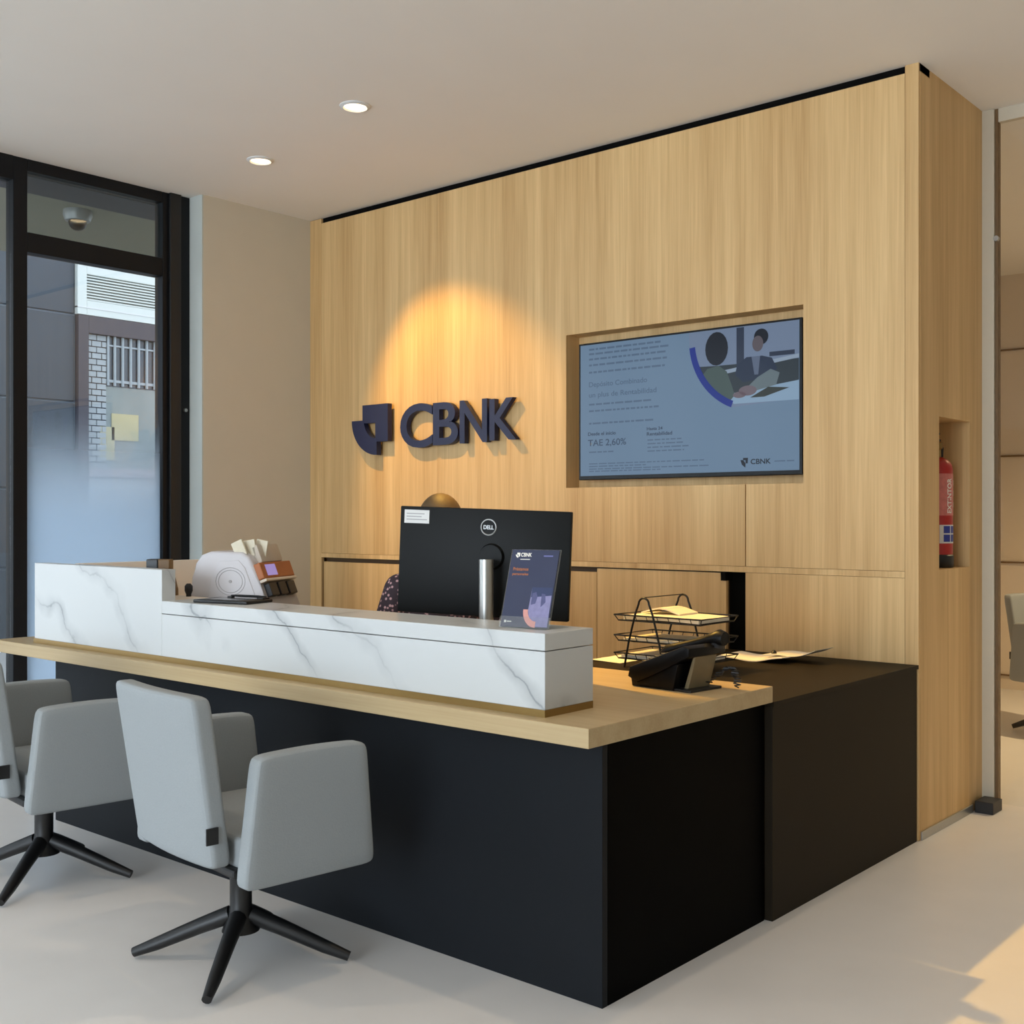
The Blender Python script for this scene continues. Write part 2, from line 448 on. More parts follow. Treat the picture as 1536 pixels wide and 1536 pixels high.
# doors below the rail: left pair with a finger groove, one pushed in beside an open dark gap, one fixed
panel(rect(-5.432, -4.47, 0.10, 1.028), YB+0.002, 0.02, name='door_panel')
panel(rect(-4.47, -3.37, 0.10, 1.028), YB+0.002, 0.02, name='door_panel')
panel(rect(-3.37, -2.648, 0.10, 1.047), YB+0.004, 0.02, name='door_panel')
panel(rect(-2.549, -1.826, 0, 1.052), name='panel')
b = BM(); box(b, -5.45, -2.66, 4.585, 4.66, 0.0, 1.052); obj('groove_shade', b, M['groove'], wb)
b = BM(); box(b, -2.66, -2.549, 4.60, 4.66, 0.0, 1.052); obj('gap_shade', b, M['void'], wb)  # solid black fill in place of the shade within the gap
b = BM(); box(b, -2.672, -2.648, 4.540, 4.60, 1.012, 1.050); obj('notch_shade', b, M['void'], wb)  # black block standing for the dark notch in the door
b = BM(); box(b, -5.45, -2.549, YB+0.01, 4.60, 0, 0.10); obj('plinth', b, M['void'], wb)
# shadow gap under the ceiling
b = BM(); box(b, -5.452, XC, YB+0.012, 4.66, ZT, CZ); obj('shadow_gap', b, M['void'], wb)
# niche lining
b = BM(); box(b, NX0, NX1, 4.652, 4.6635, NZ0, NZ1)
box(b, NX0-0.012, NX0, YB+T, 4.6635, NZ0, NZ1); box(b, NX1, NX1+0.012, YB+T, 4.6635, NZ0, NZ1)
box(b, NX0, NX1, YB+T, 4.6635, NZ1, NZ1+0.012); box(b, NX0, NX1, YB+T, 4.6635, NZ0-0.012, NZ0)
obj('niche_lining', b, M['oak_wall'], wb)

# ---- oak end wall with the extinguisher niche (faces +x)
ny0, ny1, nz0, nz1 = 4.765, 5.125, 1.08, 1.716
b = BM(); box(b, -2.3, -2.02, 4.72, 5.283, 0, CZ)
we = struct('wall_end', b, M['oak_wall'])
b = BM()
box(b, XC-0.03, XC, YB+0.023, ny0, 0, CZ); box(b, XC-0.03, XC, ny1, 5.283, 0, CZ)
box(b, XC-0.03, XC, ny0, ny1, 0, nz0); box(b, XC-0.03, XC, ny0, ny1, nz1, CZ)
obj('panel', b, M['oak_wall'], we)
b = BM(); box(b, -2.0, -1.99, ny0, ny1, nz0, nz1)
box(b, -1.99, XC-0.03, ny0-0.01, ny0, nz0, nz1); box(b, -1.99, XC-0.03, ny1, ny1+0.01, nz0, nz1)
box(b, -1.99, XC-0.03, ny0, ny1, nz1, nz1+0.01); box(b, -1.99, XC-0.03, ny0, ny1, nz0-0.01, nz0)
obj('niche_lining', b, M['oak_wall'], we)
b = BM(); box(b, XC, XC+0.008, YB+0.02, 5.15, 0, 0.035, 0.002); struct('baseboard_right', b, M['steel'])

# ---- glass door beside it: cream post, dark seal, floor fitting, clear leaf
b = BM(); box(b, XC-0.02, XC+0.052, 5.283, 5.343, 0, CZ, 0.003)
dr = struct('door_1', b, M['pole'])
b = BM(); box(b, XC+0.053, XC+0.066, 5.295, 5.33, 0.02, CZ, 0.001); obj('seal', b, M['brown'], dr)
b = BM(); box(b, XC+0.012, XC+0.092, 5.15, 5.27, 0.0, 0.052, 0.004); obj('floor_fitting', b, M['black'], dr)
b = BM(); box(b, XC+0.067, -0.72, 5.305, 5.317, 0.02, 3.06); obj('pane', b, M['clear'], dr)
b = BM(); box(b, XC+0.067, 1.2, 5.295, 5.327, 3.06, CZ); obj('door_head', b, M['pole'], dr)
b = BM(); cyl(b, (XC+0.06, 5.280, 2.54), (XC+0.06, 5.30, 2.54), 0.012); obj('hinge_pin', b, M['steel'], dr, smooth=40)

# passage behind the glass: panelled wall far back
b = BM(); box(b, -3.2, -0.4, 9.0, 9.19, 0, CZ); wp = struct('wall_passage', b, M['cream'])
for z in (0.10, 0.95, 1.75, 2.55):
    bb = BM(); box(bb, -3.2, -0.4, 8.985, 8.999, z, z+0.012); obj('cover_strip', bb, M['brown'], wp)
b = BM(); box(b, -3.25, -3.2, 5.3, 9.0, 0, CZ); struct('wall_side', b, M['cream'])

# ------------------------------------------------------------------ street outside
b = BM(); box(b, -12.0, -5.96, -6, 14, -0.25, -0.13); struct('pavement', b, plain('paving', (150, 150, 150), 0.8, 0, 0.1, 3))
SX = -12.0
def fy(px):   # y on the opposite facade for a column of the window view
    t = (px-768)/FPX; return (0.7573+t*0.6531)/(0.6531-t*0.7573)*-SX
def fz(px, py):
    t = (px-768)/FPX; k = -SX/(0.6531-t*0.7573); return 1.30-(py-775)/FPX*k
M['slate'] = plain('slate', (58, 65, 73), 0.6, 0, 0.10, 4)
M['slate_dark'] = plain('slate_dark', (58, 62, 72), 0.6, 0, 0.08, 4)
M['louvre'] = plain('louvre', (200, 204, 198), 0.6, 0, 0.02, 8)
M['shopframe'] = plain('shopframe', (66, 60, 66), 0.6, 0, 0.08, 6)
M['brick'] = plain('brick', (158, 164, 166), 0.85, 0, 0.12, 20)
M['bars'] = plain('bars', (150, 158, 162), 0.6, 0, 0.03, 8)
M['pane_reflection'] = plain('pane_reflection', (128, 136, 134), 0.6, 0, 0.25, 2.2)  # mottled colour stands for the reflections in the glass
M['sillstone'] = plain('sillstone', (206, 206, 206), 0.8, 0, 0.05, 6)
fac = thing('facade', 'grey stone facade with white louvre and barred window across the street', 'building', (SX, 6.0, -0.13))
b = BM(); box(b, SX-0.3, SX-0.03, 0, 13, -0.13, 5.6); obj('backing', b, plain('pointing', (120, 130, 140), 0.8), fac)
yA = fy(113.0); rows = (-0.13, 0.75, 1.60, fz(70, 600), fz(70, 466), 5.05, 5.6)
for i in range(len(rows)-1):
    y = yA
    while y > 1.0:
        w = 1.25; b = BM(); box(b, SX-0.03, SX+0.0, y-w+0.012, y-0.012, rows[i]+0.012, rows[i+1]-0.012, 0.006, 1)
        obj('stone_slab', b, M['slate'], fac); y -= w
for i in (0, 4, 5):
    for k in range(4):
        y = yA+0.02+k*1.6
        z0, z1 = ((rows[0], 0.75), None, None, None, (fz(113, 393)+0.10, 5.05), (5.05, 5.6))[i]
        if z1-z0 < 0.05: continue
        b = BM(); box(b, SX-0.03, SX, y+0.01, y+1.58, z0+0.01, z1-0.012, 0.006, 1); obj('stone_slab', b, M['slate'], fac)
# white louvre box
LZ1, LZ0 = fz(113, 393)+0.08, fz(113, 471)
y0, y1 = yA, fy(262)
b = BM(); box(b, SX-0.02, SX+0.05, y0, fy(127), LZ0, LZ1, 0.004); box(b, SX-0.02, SX+0.05, fy(127), y1, fz(127, 412), LZ1, 0.004)
box(b, SX-0.02, SX+0.05, fy(127), y1, LZ0, fz(127, 451), 0.004); obj('louvre_frame', b, M['louvre'], fac)
b = BM(); box(b, SX-0.02, SX+0.055, y0, y1, fz(127, 461), fz(127, 463)); obj('louvre_lip', b, M['sillstone'], fac)
za, zb = fz(127, 451), fz(127, 412)
for k in range(9):
    z = za+(zb-za)*(k+0.15)/9
    b = BM(); box(b, -0.05, 0.0, fy(127), y1, 0, 0.012)
    for v in b.verts: v.co = Vector((SX+0.04+v.co.x, v.co.y, z+v.co.z-v.co.x*0.55))
    obj('louvre_slat', b, M['louvre'], fac)
# window under it: dark frame, brick pier, white bars, pane below, sill and light panel
b = BM(); box(b, SX-0.03, SX+0.05, yA+0.01, fy(130), 0.0, LZ0-0.005, 0.004); box(b, SX-0.03, SX+0.05, fy(130), y1+0.4, fz(130, 500), LZ0-0.005, 0.004)
obj('window_frame', b, M['shopframe'], fac)
bz0 = fz(130, 702); bz1 = fz(130, 500)
b = BM(); box(b, SX-0.03, SX-0.018, fy(130), fy(160), bz0, bz1); obj('brick_pier', b, M['shopframe'], fac)
n = 22; h = (bz1-bz0)/n; wy = (fy(160)-fy(130))
k = 0
for i in range(n):
    cuts = (0, .5, 1) if i % 2 else (0, .25, .75, 1)
    for c0, c1 in zip(cuts, cuts[1:]):
        d = random.uniform(0, 0.004)
        b = BM(); box(b, SX-0.018, SX-0.004+d, fy(130)+c0*wy+0.006, fy(130)+c1*wy-0.006, bz0+i*h+0.006, bz0+(i+1)*h-0.006)
        obj('brick', b, M['brick'], fac)
b = BM(); box(b, SX-0.03, SX-0.02, fy(160), y1+0.4, fz(160, 578), bz1); obj('window_dark', b, plain('dark_window', (62, 72, 82), 0.15, 0, 0.1, 3), fac)
b = BM(); box(b, SX-0.02, SX+0.0, fy(160), y1+0.4, fz(160, 573), fz(160, 569)); obj('bar_rail', b, M['bars'], fac)
b = BM(); box(b, SX-0.02, SX+0.0, fy(160), y1+0.4, fz(160, 519), fz(160, 516.5)); obj('bar_rail', b, M['bars'], fac)
for px in (162, 172, 184, 196, 208, 220, 232, 245):
    b = BM(); cyl(b, (SX, fy(px), fz(160, 578)), (SX, fy(px), bz1), 0.016, n=8); obj('bar', b, M['bars'], fac, smooth=40)
b = BM(); box(b, SX-0.03, SX-0.015, fy(160), y1+0.4, bz0, fz(160, 578)-0.01); obj('window_pane', b, M['pane_reflection'], fac)
b = BM(); box(b, SX-0.015, SX-0.005, fy(168), fy(208), fz(168, 660), fz(168, 620)); box(b, SX-0.015, SX-0.005, fy(150), fy(172), fz(160, 690), fz(160, 640))
obj('reflection_patch', b, plain('reflection_yellow', (176, 168, 132), 0.7, 0, 0.1, 5), fac)  # yellowish reflections in the window glass, laid on as flat coloured patches
b = BM(); box(b, SX-0.03, SX+0.06, fy(130), y1+0.4, bz0-0.10, bz0, 0.006); obj('window_sill', b, plain('sill_pink', (168, 156, 160), 0.8), fac)
b = BM(); box(b, SX-0.03, SX+0.01, fy(130), y1+0.4, -0.13, bz0-0.11); obj('lower_panel', b, M['sillstone'], fac)

# canopy soffit over the pavement, with a dome camera and a small lamp
b = BM(); box(b, -8.12, -5.97, -1.0, 7.5, 3.20, 3.34); cn = struct('trim_2', b, plain('soffit', (150, 148, 132), 0.85, 0, 0.04, 3))
b = BM(); box(b, -6.28, -5.97, -1.0, 7.5, 3.12, 3.2); obj('beam', b, M['slate_dark'], cn)
dc = thing('dome_camera', 'small dome security camera under the canopy outside the transom pane', 'camera', (-6.70, 3.64, 3.2))
b = BM(); lathe(b, [(0.085, 0), (0.088, -0.03), (0.075, -0.065)], (-6.70, 3.64, 3.2)); obj('mount', b, M['silver'], dc, smooth=40)
b = BM(); ball(b, (-6.70, 3.64, 3.125), 0.055, 0.055, 0.05); obj('dome', b, M['black_gloss'], dc, smooth=60)
sl = thing('soffit_lamp', 'small round lamp under the canopy just above the transom bar', 'lamp', (-7.55, 3.86, 3.2))
b = BM(); lathe(b, [(0.09, 0), (0.09, -0.02), (0.075, -0.03)], (-7.55, 3.86, 3.2)); obj('ring', b, M['white'], sl, smooth=40)
b = BM(); lathe(b, [(0.07, -0.0305), (0.066, -0.038)], (-7.55, 3.86, 3.2)); obj('diffuser', b, M['white'], sl, smooth=40)

# ------------------------------------------------------------------ reception counter
rc = thing('reception_counter', 'long reception counter with oak top, marble ledge and dark front', 'counter', (-3.3, 2.7, 0))
ZC = 0.757
b = BM(); prism(b, [(-5.05, 2.352), (XC, 2.352), (XC, 3.33), (-2.5, 3.33), (-2.5, 3.0), (-3.5, 3.0), (-3.5, 3.16), (-4.826, 3.16), (-4.826, 2.64), (-4.868, 2.64), (-4.868, 3.0), (-5.05, 3.0)], ZC-0.052, ZC, 'xy', 0.0015, 1)
obj('worktop', b, M['oak_top'], rc)
b = BM(); box(b, -4.70, -1.80, 2.452, 2.476, 0.0, ZC-0.052, 0.001); obj('front_panel', b, M['dark_front'], rc)
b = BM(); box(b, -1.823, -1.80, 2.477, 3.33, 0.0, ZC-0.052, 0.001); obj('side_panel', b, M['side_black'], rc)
b = BM(); box(b, -4.70, -4.676, 2.477, 2.97, 0.0, ZC-0.052, 0.001); obj('side_panel', b, M['dark_front'], rc)
b = BM(); box(b, -4.80, -1.957, 2.405, 2.622, ZC, 0.777); obj('brass_strip', b, M['brass'], rc)
b = BM(); box(b, -3.8085, -1.957, 2.405, 2.622, 0.777, 0.9345, 0.0012, 1); obj('marble_ledge', b, M['marble'], rc)
b = BM(); box(b, -3.8085, -1.957, 2.405, 2.622, 0.937, 0.984, 0.0012, 1); obj('ledge_cap', b, M['marble'], rc)
b = BM(); box(b, -4.79, -3.809, 2.405, 2.464, 0.777, 1.101, 0.0012, 1); obj('raised_ledge', b, M['marble'], rc)
b = BM(); box(b, -4.79, -3.809, 2.4645, 2.622, 0.777, 0.984, 0.0012, 1); obj('ledge_back', b, M['cream'], rc)
b = BM(); box(b, -4.865, -4.832, 2.63, 3.26, 0.0, 1.090, 0.0015, 1); ep = obj('end_panel', b, plain('end_cream', (250, 242, 230), 0.7, 0, 0.03, 10), rc); ep['label'] = 'cream end panel'

# dark side cabinet along the oak wall
sd = thing('side_cabinet', 'low dark brown cabinet between counter and oak wall', 'cabinet', (-2.3, 3.95, 0))
b = BM(); box(b, -2.86, XC-0.004, 3.336, 4.535, 0, 0.69, 0.002); obj('carcass', b, M['dark_cab'], sd)
b = BM(); box(b, -2.87, XC+0.002, 3.334, 4.54, 0.69, 0.706, 0.001); obj('cabinet_top', b, M['dark_cab'], sd)

# ------------------------------------------------------------------ logo letters on the oak wall
sg = thing('wall_sign', 'navy raised CBNK letters and shield emblem lit on the oak wall', 'sign', (-4.5, YB, 1.66))
YF = YB-0.055
def letter(ch, x0, x1, z0, z1, name):
    bb = text_bm(ch, x0, x1, z0, z1, 0.032, 0.014); shift(bb, 0, YB-0.016, 0)
    return obj(name, bb, M['navy'], sg)
letter('C', -4.712, -4.456, 1.683, 1.930, 'letter')
letter('B', -4.452, -4.262, 1.692, 1.924, 'letter')
letter('N', -4.250, -4.052, 1.694, 1.924, 'letter')
letter('K', -4.035, -3.850, 1.700, 1.918, 'letter')
ex0, ex1, ez0, ez1 = -5.112, -4.806, 1.655, 1.946
W_, H_ = ex1-ex0, ez1-ez0
def E_(u, v): return (ex0+u*W_, ez1-v*H_)
b = BM(); prism(b, [E_(*p) for p in ((.30, .0), (1, 0), (1, .74), (.66, .74), (.66, .36), (.30, .36))], YF, YB-0.022, 'xz'); obj('emblem_square', b, M['navy'], sg)
arc = []
for i in range(17): t = PI+PI/2*i/16; arc.append((.70+.70*math.cos(t), .30-.70*math.sin(t)))
for i in range(17): t = 1.5*PI-PI/2*i/16; arc.append((.70+.36*math.cos(t), .30-.37*math.sin(t)))
b = BM(); prism(b, [E_(*p) for p in arc], YF-0.001, YB-0.022, 'xz'); obj('emblem_arc', b, M['navy'], sg)
b = BM()
for x, z in ((-4.62, 1.70), (-4.43, 1.80), (-4.235, 1.80), (-4.02, 1.80), (-4.86, 1.82), (-4.98, 1.72)): cyl(b, (x, YB, z), (x, YB-0.024, z), 0.006, n=10)
obj('stand_off', b, M['steel'], sg)['kind'] = 'stuff'

# ------------------------------------------------------------------ television in its niche
tx0, tx1, tz0, tz1, ty = -3.497, -2.287, 1.482, 2.161, 4.566
tv = thing('television', 'wide flat screen in the oak wall niche showing bank advert', 'screen', ((tx0+tx1)/2, 4.61, tz0))
b = BM(); box(b, tx0, tx1, ty, 4.618, tz0, tz1, 0.003); obj('housing', b, M['black_gloss'], tv)
b = BM(); box(b, -3.05, -2.75, 4.618, 4.652, 1.7, 1.95); obj('wall_bracket', b, M['black'], tv)
bz = 0.012
sx0, sx1, sz0, sz1 = tx0+bz, tx1-bz, tz0+0.020, tz1-0.010
S_bg = glow('screen_light', (98, 122, 146), 1.0)
b = BM(); box(b, sx0, sx1, ty-0.0012, ty+0.001, sz0, sz1); scr = obj('display', b, S_bg, tv); scr['label'] = 'lit pale blue screen with advert'
SW, SH = sx1-sx0, sz1-sz0
def SP(u, v): return (sx0+u*SW, sz1-v*SH)      # u right, v down, 0..1
def flat(name, polys, m, lift):
    bb = BM()
    for p in polys:
        bb.faces.new([bb.verts.new((x, ty-0.0012-lift, z)) for x, z in (SP(*q) for q in p)])
    for f in bb.faces:
        f.normal_update()
    o = obj(name, bb, m, scr); return o
G = lambda n, c: glow(n, c, 1.0)
c_text, c_dark, c_blue = G('screen_text', (76, 96, 120)), G('screen_dark', (14, 20, 30)), G('screen_blue', (18, 40, 124))
def rectp(u0, u1, v0, v1): return [(u0, v0), (u1, v0), (u1, v1), (u0, v1)]
def words_line(u0, u1, v, h):
    out = []; u = u0
    while u < u1-0.005:
        w = random.uniform(0.012, 0.045); e = min(u+w, u1); out.append(rectp(u, e, v, v+h)); u = e+0.006
    return out
lines = []
for v, e in ((.03, .40), (.065, .44), (.105, .43), (.15, .43), (.205, .42)): lines += words_line(.045, e, v, .014)
for v, e in ((.45, .36), (.50, .40), (.595, .365)): lines += words_line(.045, e, v, .013)
for k, e in enumerate((.44, .45, .47, .45)): lines += words_line(.338, e+.06, .745+.027*k, .009)
lines += words_line(.045, .17, .815, .010)
for v, e in ((.905, .60), (.925, .33), (.945, .62), (.962, .40)): lines += words_line(.045, e, v, .008)
o = flat('small_print', lines, c_text, 0.0006); o['kind'] = 'stuff'
# photograph in the advert: two people at a white table, clipped by a circle on the left
cu, cv, R = .825, .055, .292
AS = SW/SH
A0, A1 = PI+0.106, PI+1.20
def clip_arc(a0, a1, r, n=16): return [(cu+r*math.cos(a0+(a1-a0)*i/n), cv-r*AS*math.sin(a0+(a1-a0)*i/n)) for i in range(n+1)]
pa = clip_arc(PI+0.02, A1, R)
flat('photo', [[(cu-R, 0.0), *pa, (.999, .52), (.999, 0.0)]], G('photo_pale', (104, 120, 144)), 0.0006)
flat('photo_mullion', [rectp(.742, .774, .005, .30)], G('photo_bar', (38, 48, 66)), 0.0010)
flat('photo_beam', [rectp(.88, .982, .195, .225)], G('photo_bar', (38, 48, 66)), 0.0010)
flat('photo_wall', [[(.572, .25), (.66, .255), (.999, .255), (.999, .40), (.68, .48), (.60, .36)]], G('photo_floor', (40, 50, 56)), 0.0009)
flat('photo_rail', [[(.69, .29), (.999, .225), (.999, .25), (.70, .315)]], G('photo_light', (132, 148, 166)), 0.0011)
flat('photo_table', [[(.70, .46), (.80, .44), (.999, .40), (.999, .53), (.73, .53)]], G('photo_white', (126, 152, 176)), 0.0012)
def blob(cx, cy, rx, ry, n=20): return [(cx+rx*math.cos(2*PI*i/n), cy+ry*math.sin(2*PI*i/n)) for i in range(n)]
flat('photo_jacket', [[(.585, .33), (.615, .27), (.665, .255), (.70, .30), (.722, .40), (.735, .47), (.715, .505), (.66, .45), (.61, .39)]], G('photo_olive', (64, 80, 78)), 0.0014)
flat('photo_hair', [blob(.656, .135, .050, .118)], c_dark, 0.0018)
flat('photo_hair', [blob(.846, .085, .030, .055)], c_dark, 0.0018)
flat('photo_suit', [[(.736, .33), (.745, .26), (.785, .215), (.85, .215), (.89, .235), (.912, .31), (.89, .345), (.83, .375), (.77, .385)]], G('photo_navy', (32, 44, 64)), 0.0014)
flat('photo_face', [blob(.832, .130, .023, .054)], G('photo_skin', (84, 78, 84)), 0.0020)
flat('photo_shirt', [[(.806, .215), (.842, .215), (.834, .34), (.818, .34)]], G('photo_shirt', (84, 96, 118)), 0.0017)
flat('photo_sleeve', [[(.885, .31), (.922, .34), (.908, .42), (.81, .455), (.775, .44), (.83, .36)]], G('photo_cuff', (92, 106, 112)), 0.0018)
flat('photo_hands', [blob(.79, .445, .038, .035)], G('photo_hand', (100, 90, 98)), 0.0021)
flat('photo_hands', [blob(.755, .47, .028, .022)], G('photo_hand', (100, 90, 98)), 0.0021)
flat('photo_papers', [[(.80, .495), (.875, .43), (.962, .445), (.90, .475), (.86, .495)]], G('photo_paper', (44, 50, 46)), 0.0019)
A_, B_ = clip_arc(A0, A1, R), clip_arc(A0, A1, R-0.026)
flat('photo_ring', [[A_[i], A_[i+1], B_[i+1], B_[i]] for i in range(len(A_)-1)], c_blue, 0.0024)
def stext(s, u0, u1, v0, v1, m, name, bold=0.0):
    x0, z1_ = SP(u0, v0); x1, z0_ = SP(u1, v1)
    bb = text_bm(s, x0, x1, z0_, z1_, 0, bold); shift(bb, 0, ty-0.0024, 0)
    return obj(name, bb, m, scr)
stext('Depósito Combinado', .045, .336, .285, .335, c_text, 'headline', 0.01)
stext('un plus de Rentabilidad', .045, .381, .365, .415, c_text, 'headline', 0.01)
stext('Desde el inicio', .040, .182, .668, .694, G('screen_ink', (48, 60, 80)), 'caption', 0.02)
stext('TAE 2,60%', .040, .234, .724, .782, G('screen_ink_big', (56, 72, 94)), 'rate', 0.01)
stext('Hasta 24', .335, .41, .655, .678, G('screen_ink_a', (48, 60, 80)), 'caption', 0.02)
stext('Rentabilidad', .335, .455, .692, .718, G('screen_ink_b', (48, 60, 80)), 'caption', 0.02)
stext('CBNK', .802, .886, .916, .952, c_dark, 'logo_name', 0.02)
lu, lv = .775, .936
k_ = lambda a, c: (lu+a*0.016, lv+c*0.016*AS)
flat('logo_mark', [[k_(-.3, -1), k_(1, -1), k_(.9, .3), k_(.35, .3), k_(.35, -.45), k_(-.3, -.45)], [k_(-1, -.5), k_(-.3, -.5), k_(.35, .3), k_(.3, 1.3), k_(-.6, .6)]], c_dark, 0.0012)
o = flat('strapline', words_line(.90, .98, .932, .008), c_text, 0.0006); o['kind'] = 'stuff'

# ------------------------------------------------------------------ monitor seen from behind
f_ = Vector((-0.6531, 0.7573, 0)); r_ = Vector((0.7573, 0.6531, 0))
def view(px, py, d): return Vector((0, 0, 1.30))+f_*d+r_*((px-768)/FPX*d)+Vector((0, 0, -(py-775)/FPX*d))
ux = (r_*0.587-f_*0.170).normalized()      # along the monitor, image left to right
nb = Vector((ux.y, -ux.x, 0)).normalized() # out of its back, towards the counter front
if nb.dot(f_) > 0: nb = -nb
mc = view(724.5, 844, 3.90)
stand_c = mc+nb*0.075+ux*0.035
mon = thing('monitor', 'black desktop monitor seen from behind on silver stand', 'monitor', (stand_c.x, stand_c.y, ZC))
Rm = Matrix((( ux.x, -nb.x, 0, mc.x), (ux.y, -nb.y, 0, mc.y), (0, 0, 1, mc.z), (0, 0, 0, 1)))   # local x right, local y into the screen side, z up
Rm = Rm @ Matrix.Rotation(math.radians(2.1), 4, 'Y')
b = BM(); box(b, -0.304, 0.304, -0.006, 0.018, -0.183, 0.183, 0.004, M=Rm); obj('housing', b, M['monitor'], mon, smooth=35)
b = BM(); box(b, -0.296, 0.296, 0.0181, 0.0195, -0.172, 0.176, M=Rm); obj('display', b, M['black_gloss'], mon)
b = BM(); cyl(b, (0, 0.018, 0), (0, 0.002, 0), 0.045, 0.04, 28)
xform(b, Rm @ Matrix.Translation((0.032, -0.024, 0.022))); obj('swivel_mount', b, M['monitor'], mon, smooth=40)
b = BM(); tube(b, [Rm @ Vector((0.018+0.0262*math.cos(t), -0.0275+0.02, 0.121+0.0262*math.sin(t))) for t in (2*PI*i/32 for i in range(32))], 0.0026, 6, True)
obj('badge_ring', b, M['silver'], mon, smooth=60)
b = text_bm('DELL', -0.018, 0.018, -0.007, 0.007, 0.002, 0.03); xform(b, Rm @ Matrix.Translation((0.018, -0.0062, 0.121))); obj('badge_letters', b, M['silver'], mon)
b = BM(); box(b, -0.288, -0.197, -0.0072, -0.006, 0.125, 0.171, M=Rm); st = obj('sticker', b, M['white'], mon); st['label'] = 'white asset sticker'
b = BM()
for k, (x0, x1, z) in enumerate(((-0.28, -0.215, .158), (-0.28, -0.225, .148), (-0.28, -0.205, .138))): box(b, x0, x1, -0.0078, -0.0071, z-0.0018, z+0.0018, M=Rm)
obj('sticker_print', b, M['machine_grey'], st)
sc_ = stand_c
b = BM(); cyl(b, (sc_.x, sc_.y, ZC+0.012), (sc_.x, sc_.y, 1.158), 0.0245, n=28); obj('stand_column', b, M['steel'], mon, smooth=40)
b = BM(); box(b, sc_.x-0.10, sc_.x+0.10, 2.70, 2.95, ZC, ZC+0.012, 0.004); obj('stand_base', b, M['silver'], mon)

# ------------------------------------------------------------------ leaflet in acrylic holder on the ledge
lf = thing('leaflet_holder', 'clear acrylic holder with navy bank leaflet on the marble ledge', 'leaflet', (-2.10, 2.50, 0.984))
lx0 = Vector((-2.168, 2.462, 0.9875)); lu_ = Vector((0.150, 0.030, 0)).normalized(); ln = Vector((-lu_.y, lu_.x, 0))
lean = math.radians(19)
lup = (Vector((0, 0, 1))*math.cos(lean)+ln*math.sin(lean)); lnn = lu_.cross(lup)   # towards the viewer
LM = Matrix(((lu_.x, -lnn.x, lup.x, lx0.x), (lu_.y, -lnn.y, lup.y, lx0.y), (lu_.z, -lnn.z, lup.z, lx0.z), (0, 0, 0, 1)))
LW, LH = 0.153, 0.229
b = BM(); box(b, 0, LW, 0, 0.0018, 0, LH, M=LM); lea = obj('leaflet', b, M['navy'], lf); lea['label'] = 'navy leaflet with white bank name'
lea.data.materials[0] = plain('leaflet_navy', (40, 47, 76), 0.4, 0, 0.04, 20)
b = BM(); box(b, -0.004, LW+0.004, 0.002, 0.005, -0.002, LH+0.002, M=LM)
box(b, -0.004, LW+0.004, -0.0035, -0.0005, -0.002, LH*0.0+0.03, M=LM)
obj('back_sheet', b, M['acrylic'], lf)
b = BM(); box(b, lx0.x-0.006, lx0.x+LW, 2.470, 2.585, 0.9843, 0.9868); obj('foot', b, M['acrylic'], lf)
def LT(s, x0, x1, z0, z1, m, name, bold=0.02):
    bb = text_bm(s, x0, x1, z0, z1, 0, bold); xform(bb, LM @ Matrix.Translation((0, -0.0006, 0))); return obj(name, bb, m, lea)
def LP(name, polys, m, lift=0.0005):
    bb = BM()
    for p in polys: bb.faces.new([bb.verts.new(LM @ Vector((x, -lift, z))) for x, z in p])
    return obj(name, bb, m, lea)
LT('CBNK', 0.030, 0.066, 0.208, 0.220, M['paper'], 'bank_name', 0.03)
LP('bank_mark', [[(.017, .220), (.027, .220), (.027, .208), (.022, .208), (.022, .214), (.017, .214)], [(.012, .214), (.017, .214), (.022, .208), (.022, .204), (.016, .207)]], M['paper'])
LP('name_line', [[(.030, .199), (.062, .199), (.062, .2012), (.030, .2012)]], M['paper'])
LP('side_note', [[(.105, .209), (.135, .209), (.135, .213), (.105, .213)]], plain('lilac', (104, 108, 160), 0.5))
LT('Préstamos', 0.012, 0.062, 0.166, 0.176, M['orange'], 'title', 0.02)
LT('personales', 0.012, 0.064, 0.150, 0.160, M['orange'], 'title', 0.02)
LP('leaflet_photo', [[(.085, .118), (.150, .118), (.150, .003), (.095, .003), (.082, .05)]], plain('lav', (132, 128, 166), 0.5, 0, 0.3, 60), 0.0006)
LP('photo_top', [[(.085, .118), (.150, .118), (.150, .095), (.085, .088)]], plain('deep', (42, 54, 92), 0.5), 0.0008)
LP('photo_figure', [[(.088, .100), (.100, .104), (.106, .09), (.102, .07), (.088, .066)], [(.118, .10), (.13, .098), (.134, .075), (.12, .06)]], plain('dusk', (78, 80, 120), 0.5, 0, 0.3, 60), 0.0009)
aa = [(.112-.045*math.cos(t), .052-.052*math.sin(t)) for t in (PI/2*i/10 for i in range(11))]; ab = [(.112-.030*math.cos(t), .052-.034*math.sin(t)) for t in (PI/2*i/10 for i in range(11))]
LP('photo_arc', [[aa[i], aa[i+1], ab[i+1], ab[i]] for i in range(10)], plain('salmon', (214, 150, 140), 0.5), 0.0011)
LP('foot_mark', [[(.010, .012), (.017, .012), (.017, .019), (.010, .019)], [(.019, .014), (.034, .014), (.034, .017), (.019, .017)]], M['paper'])

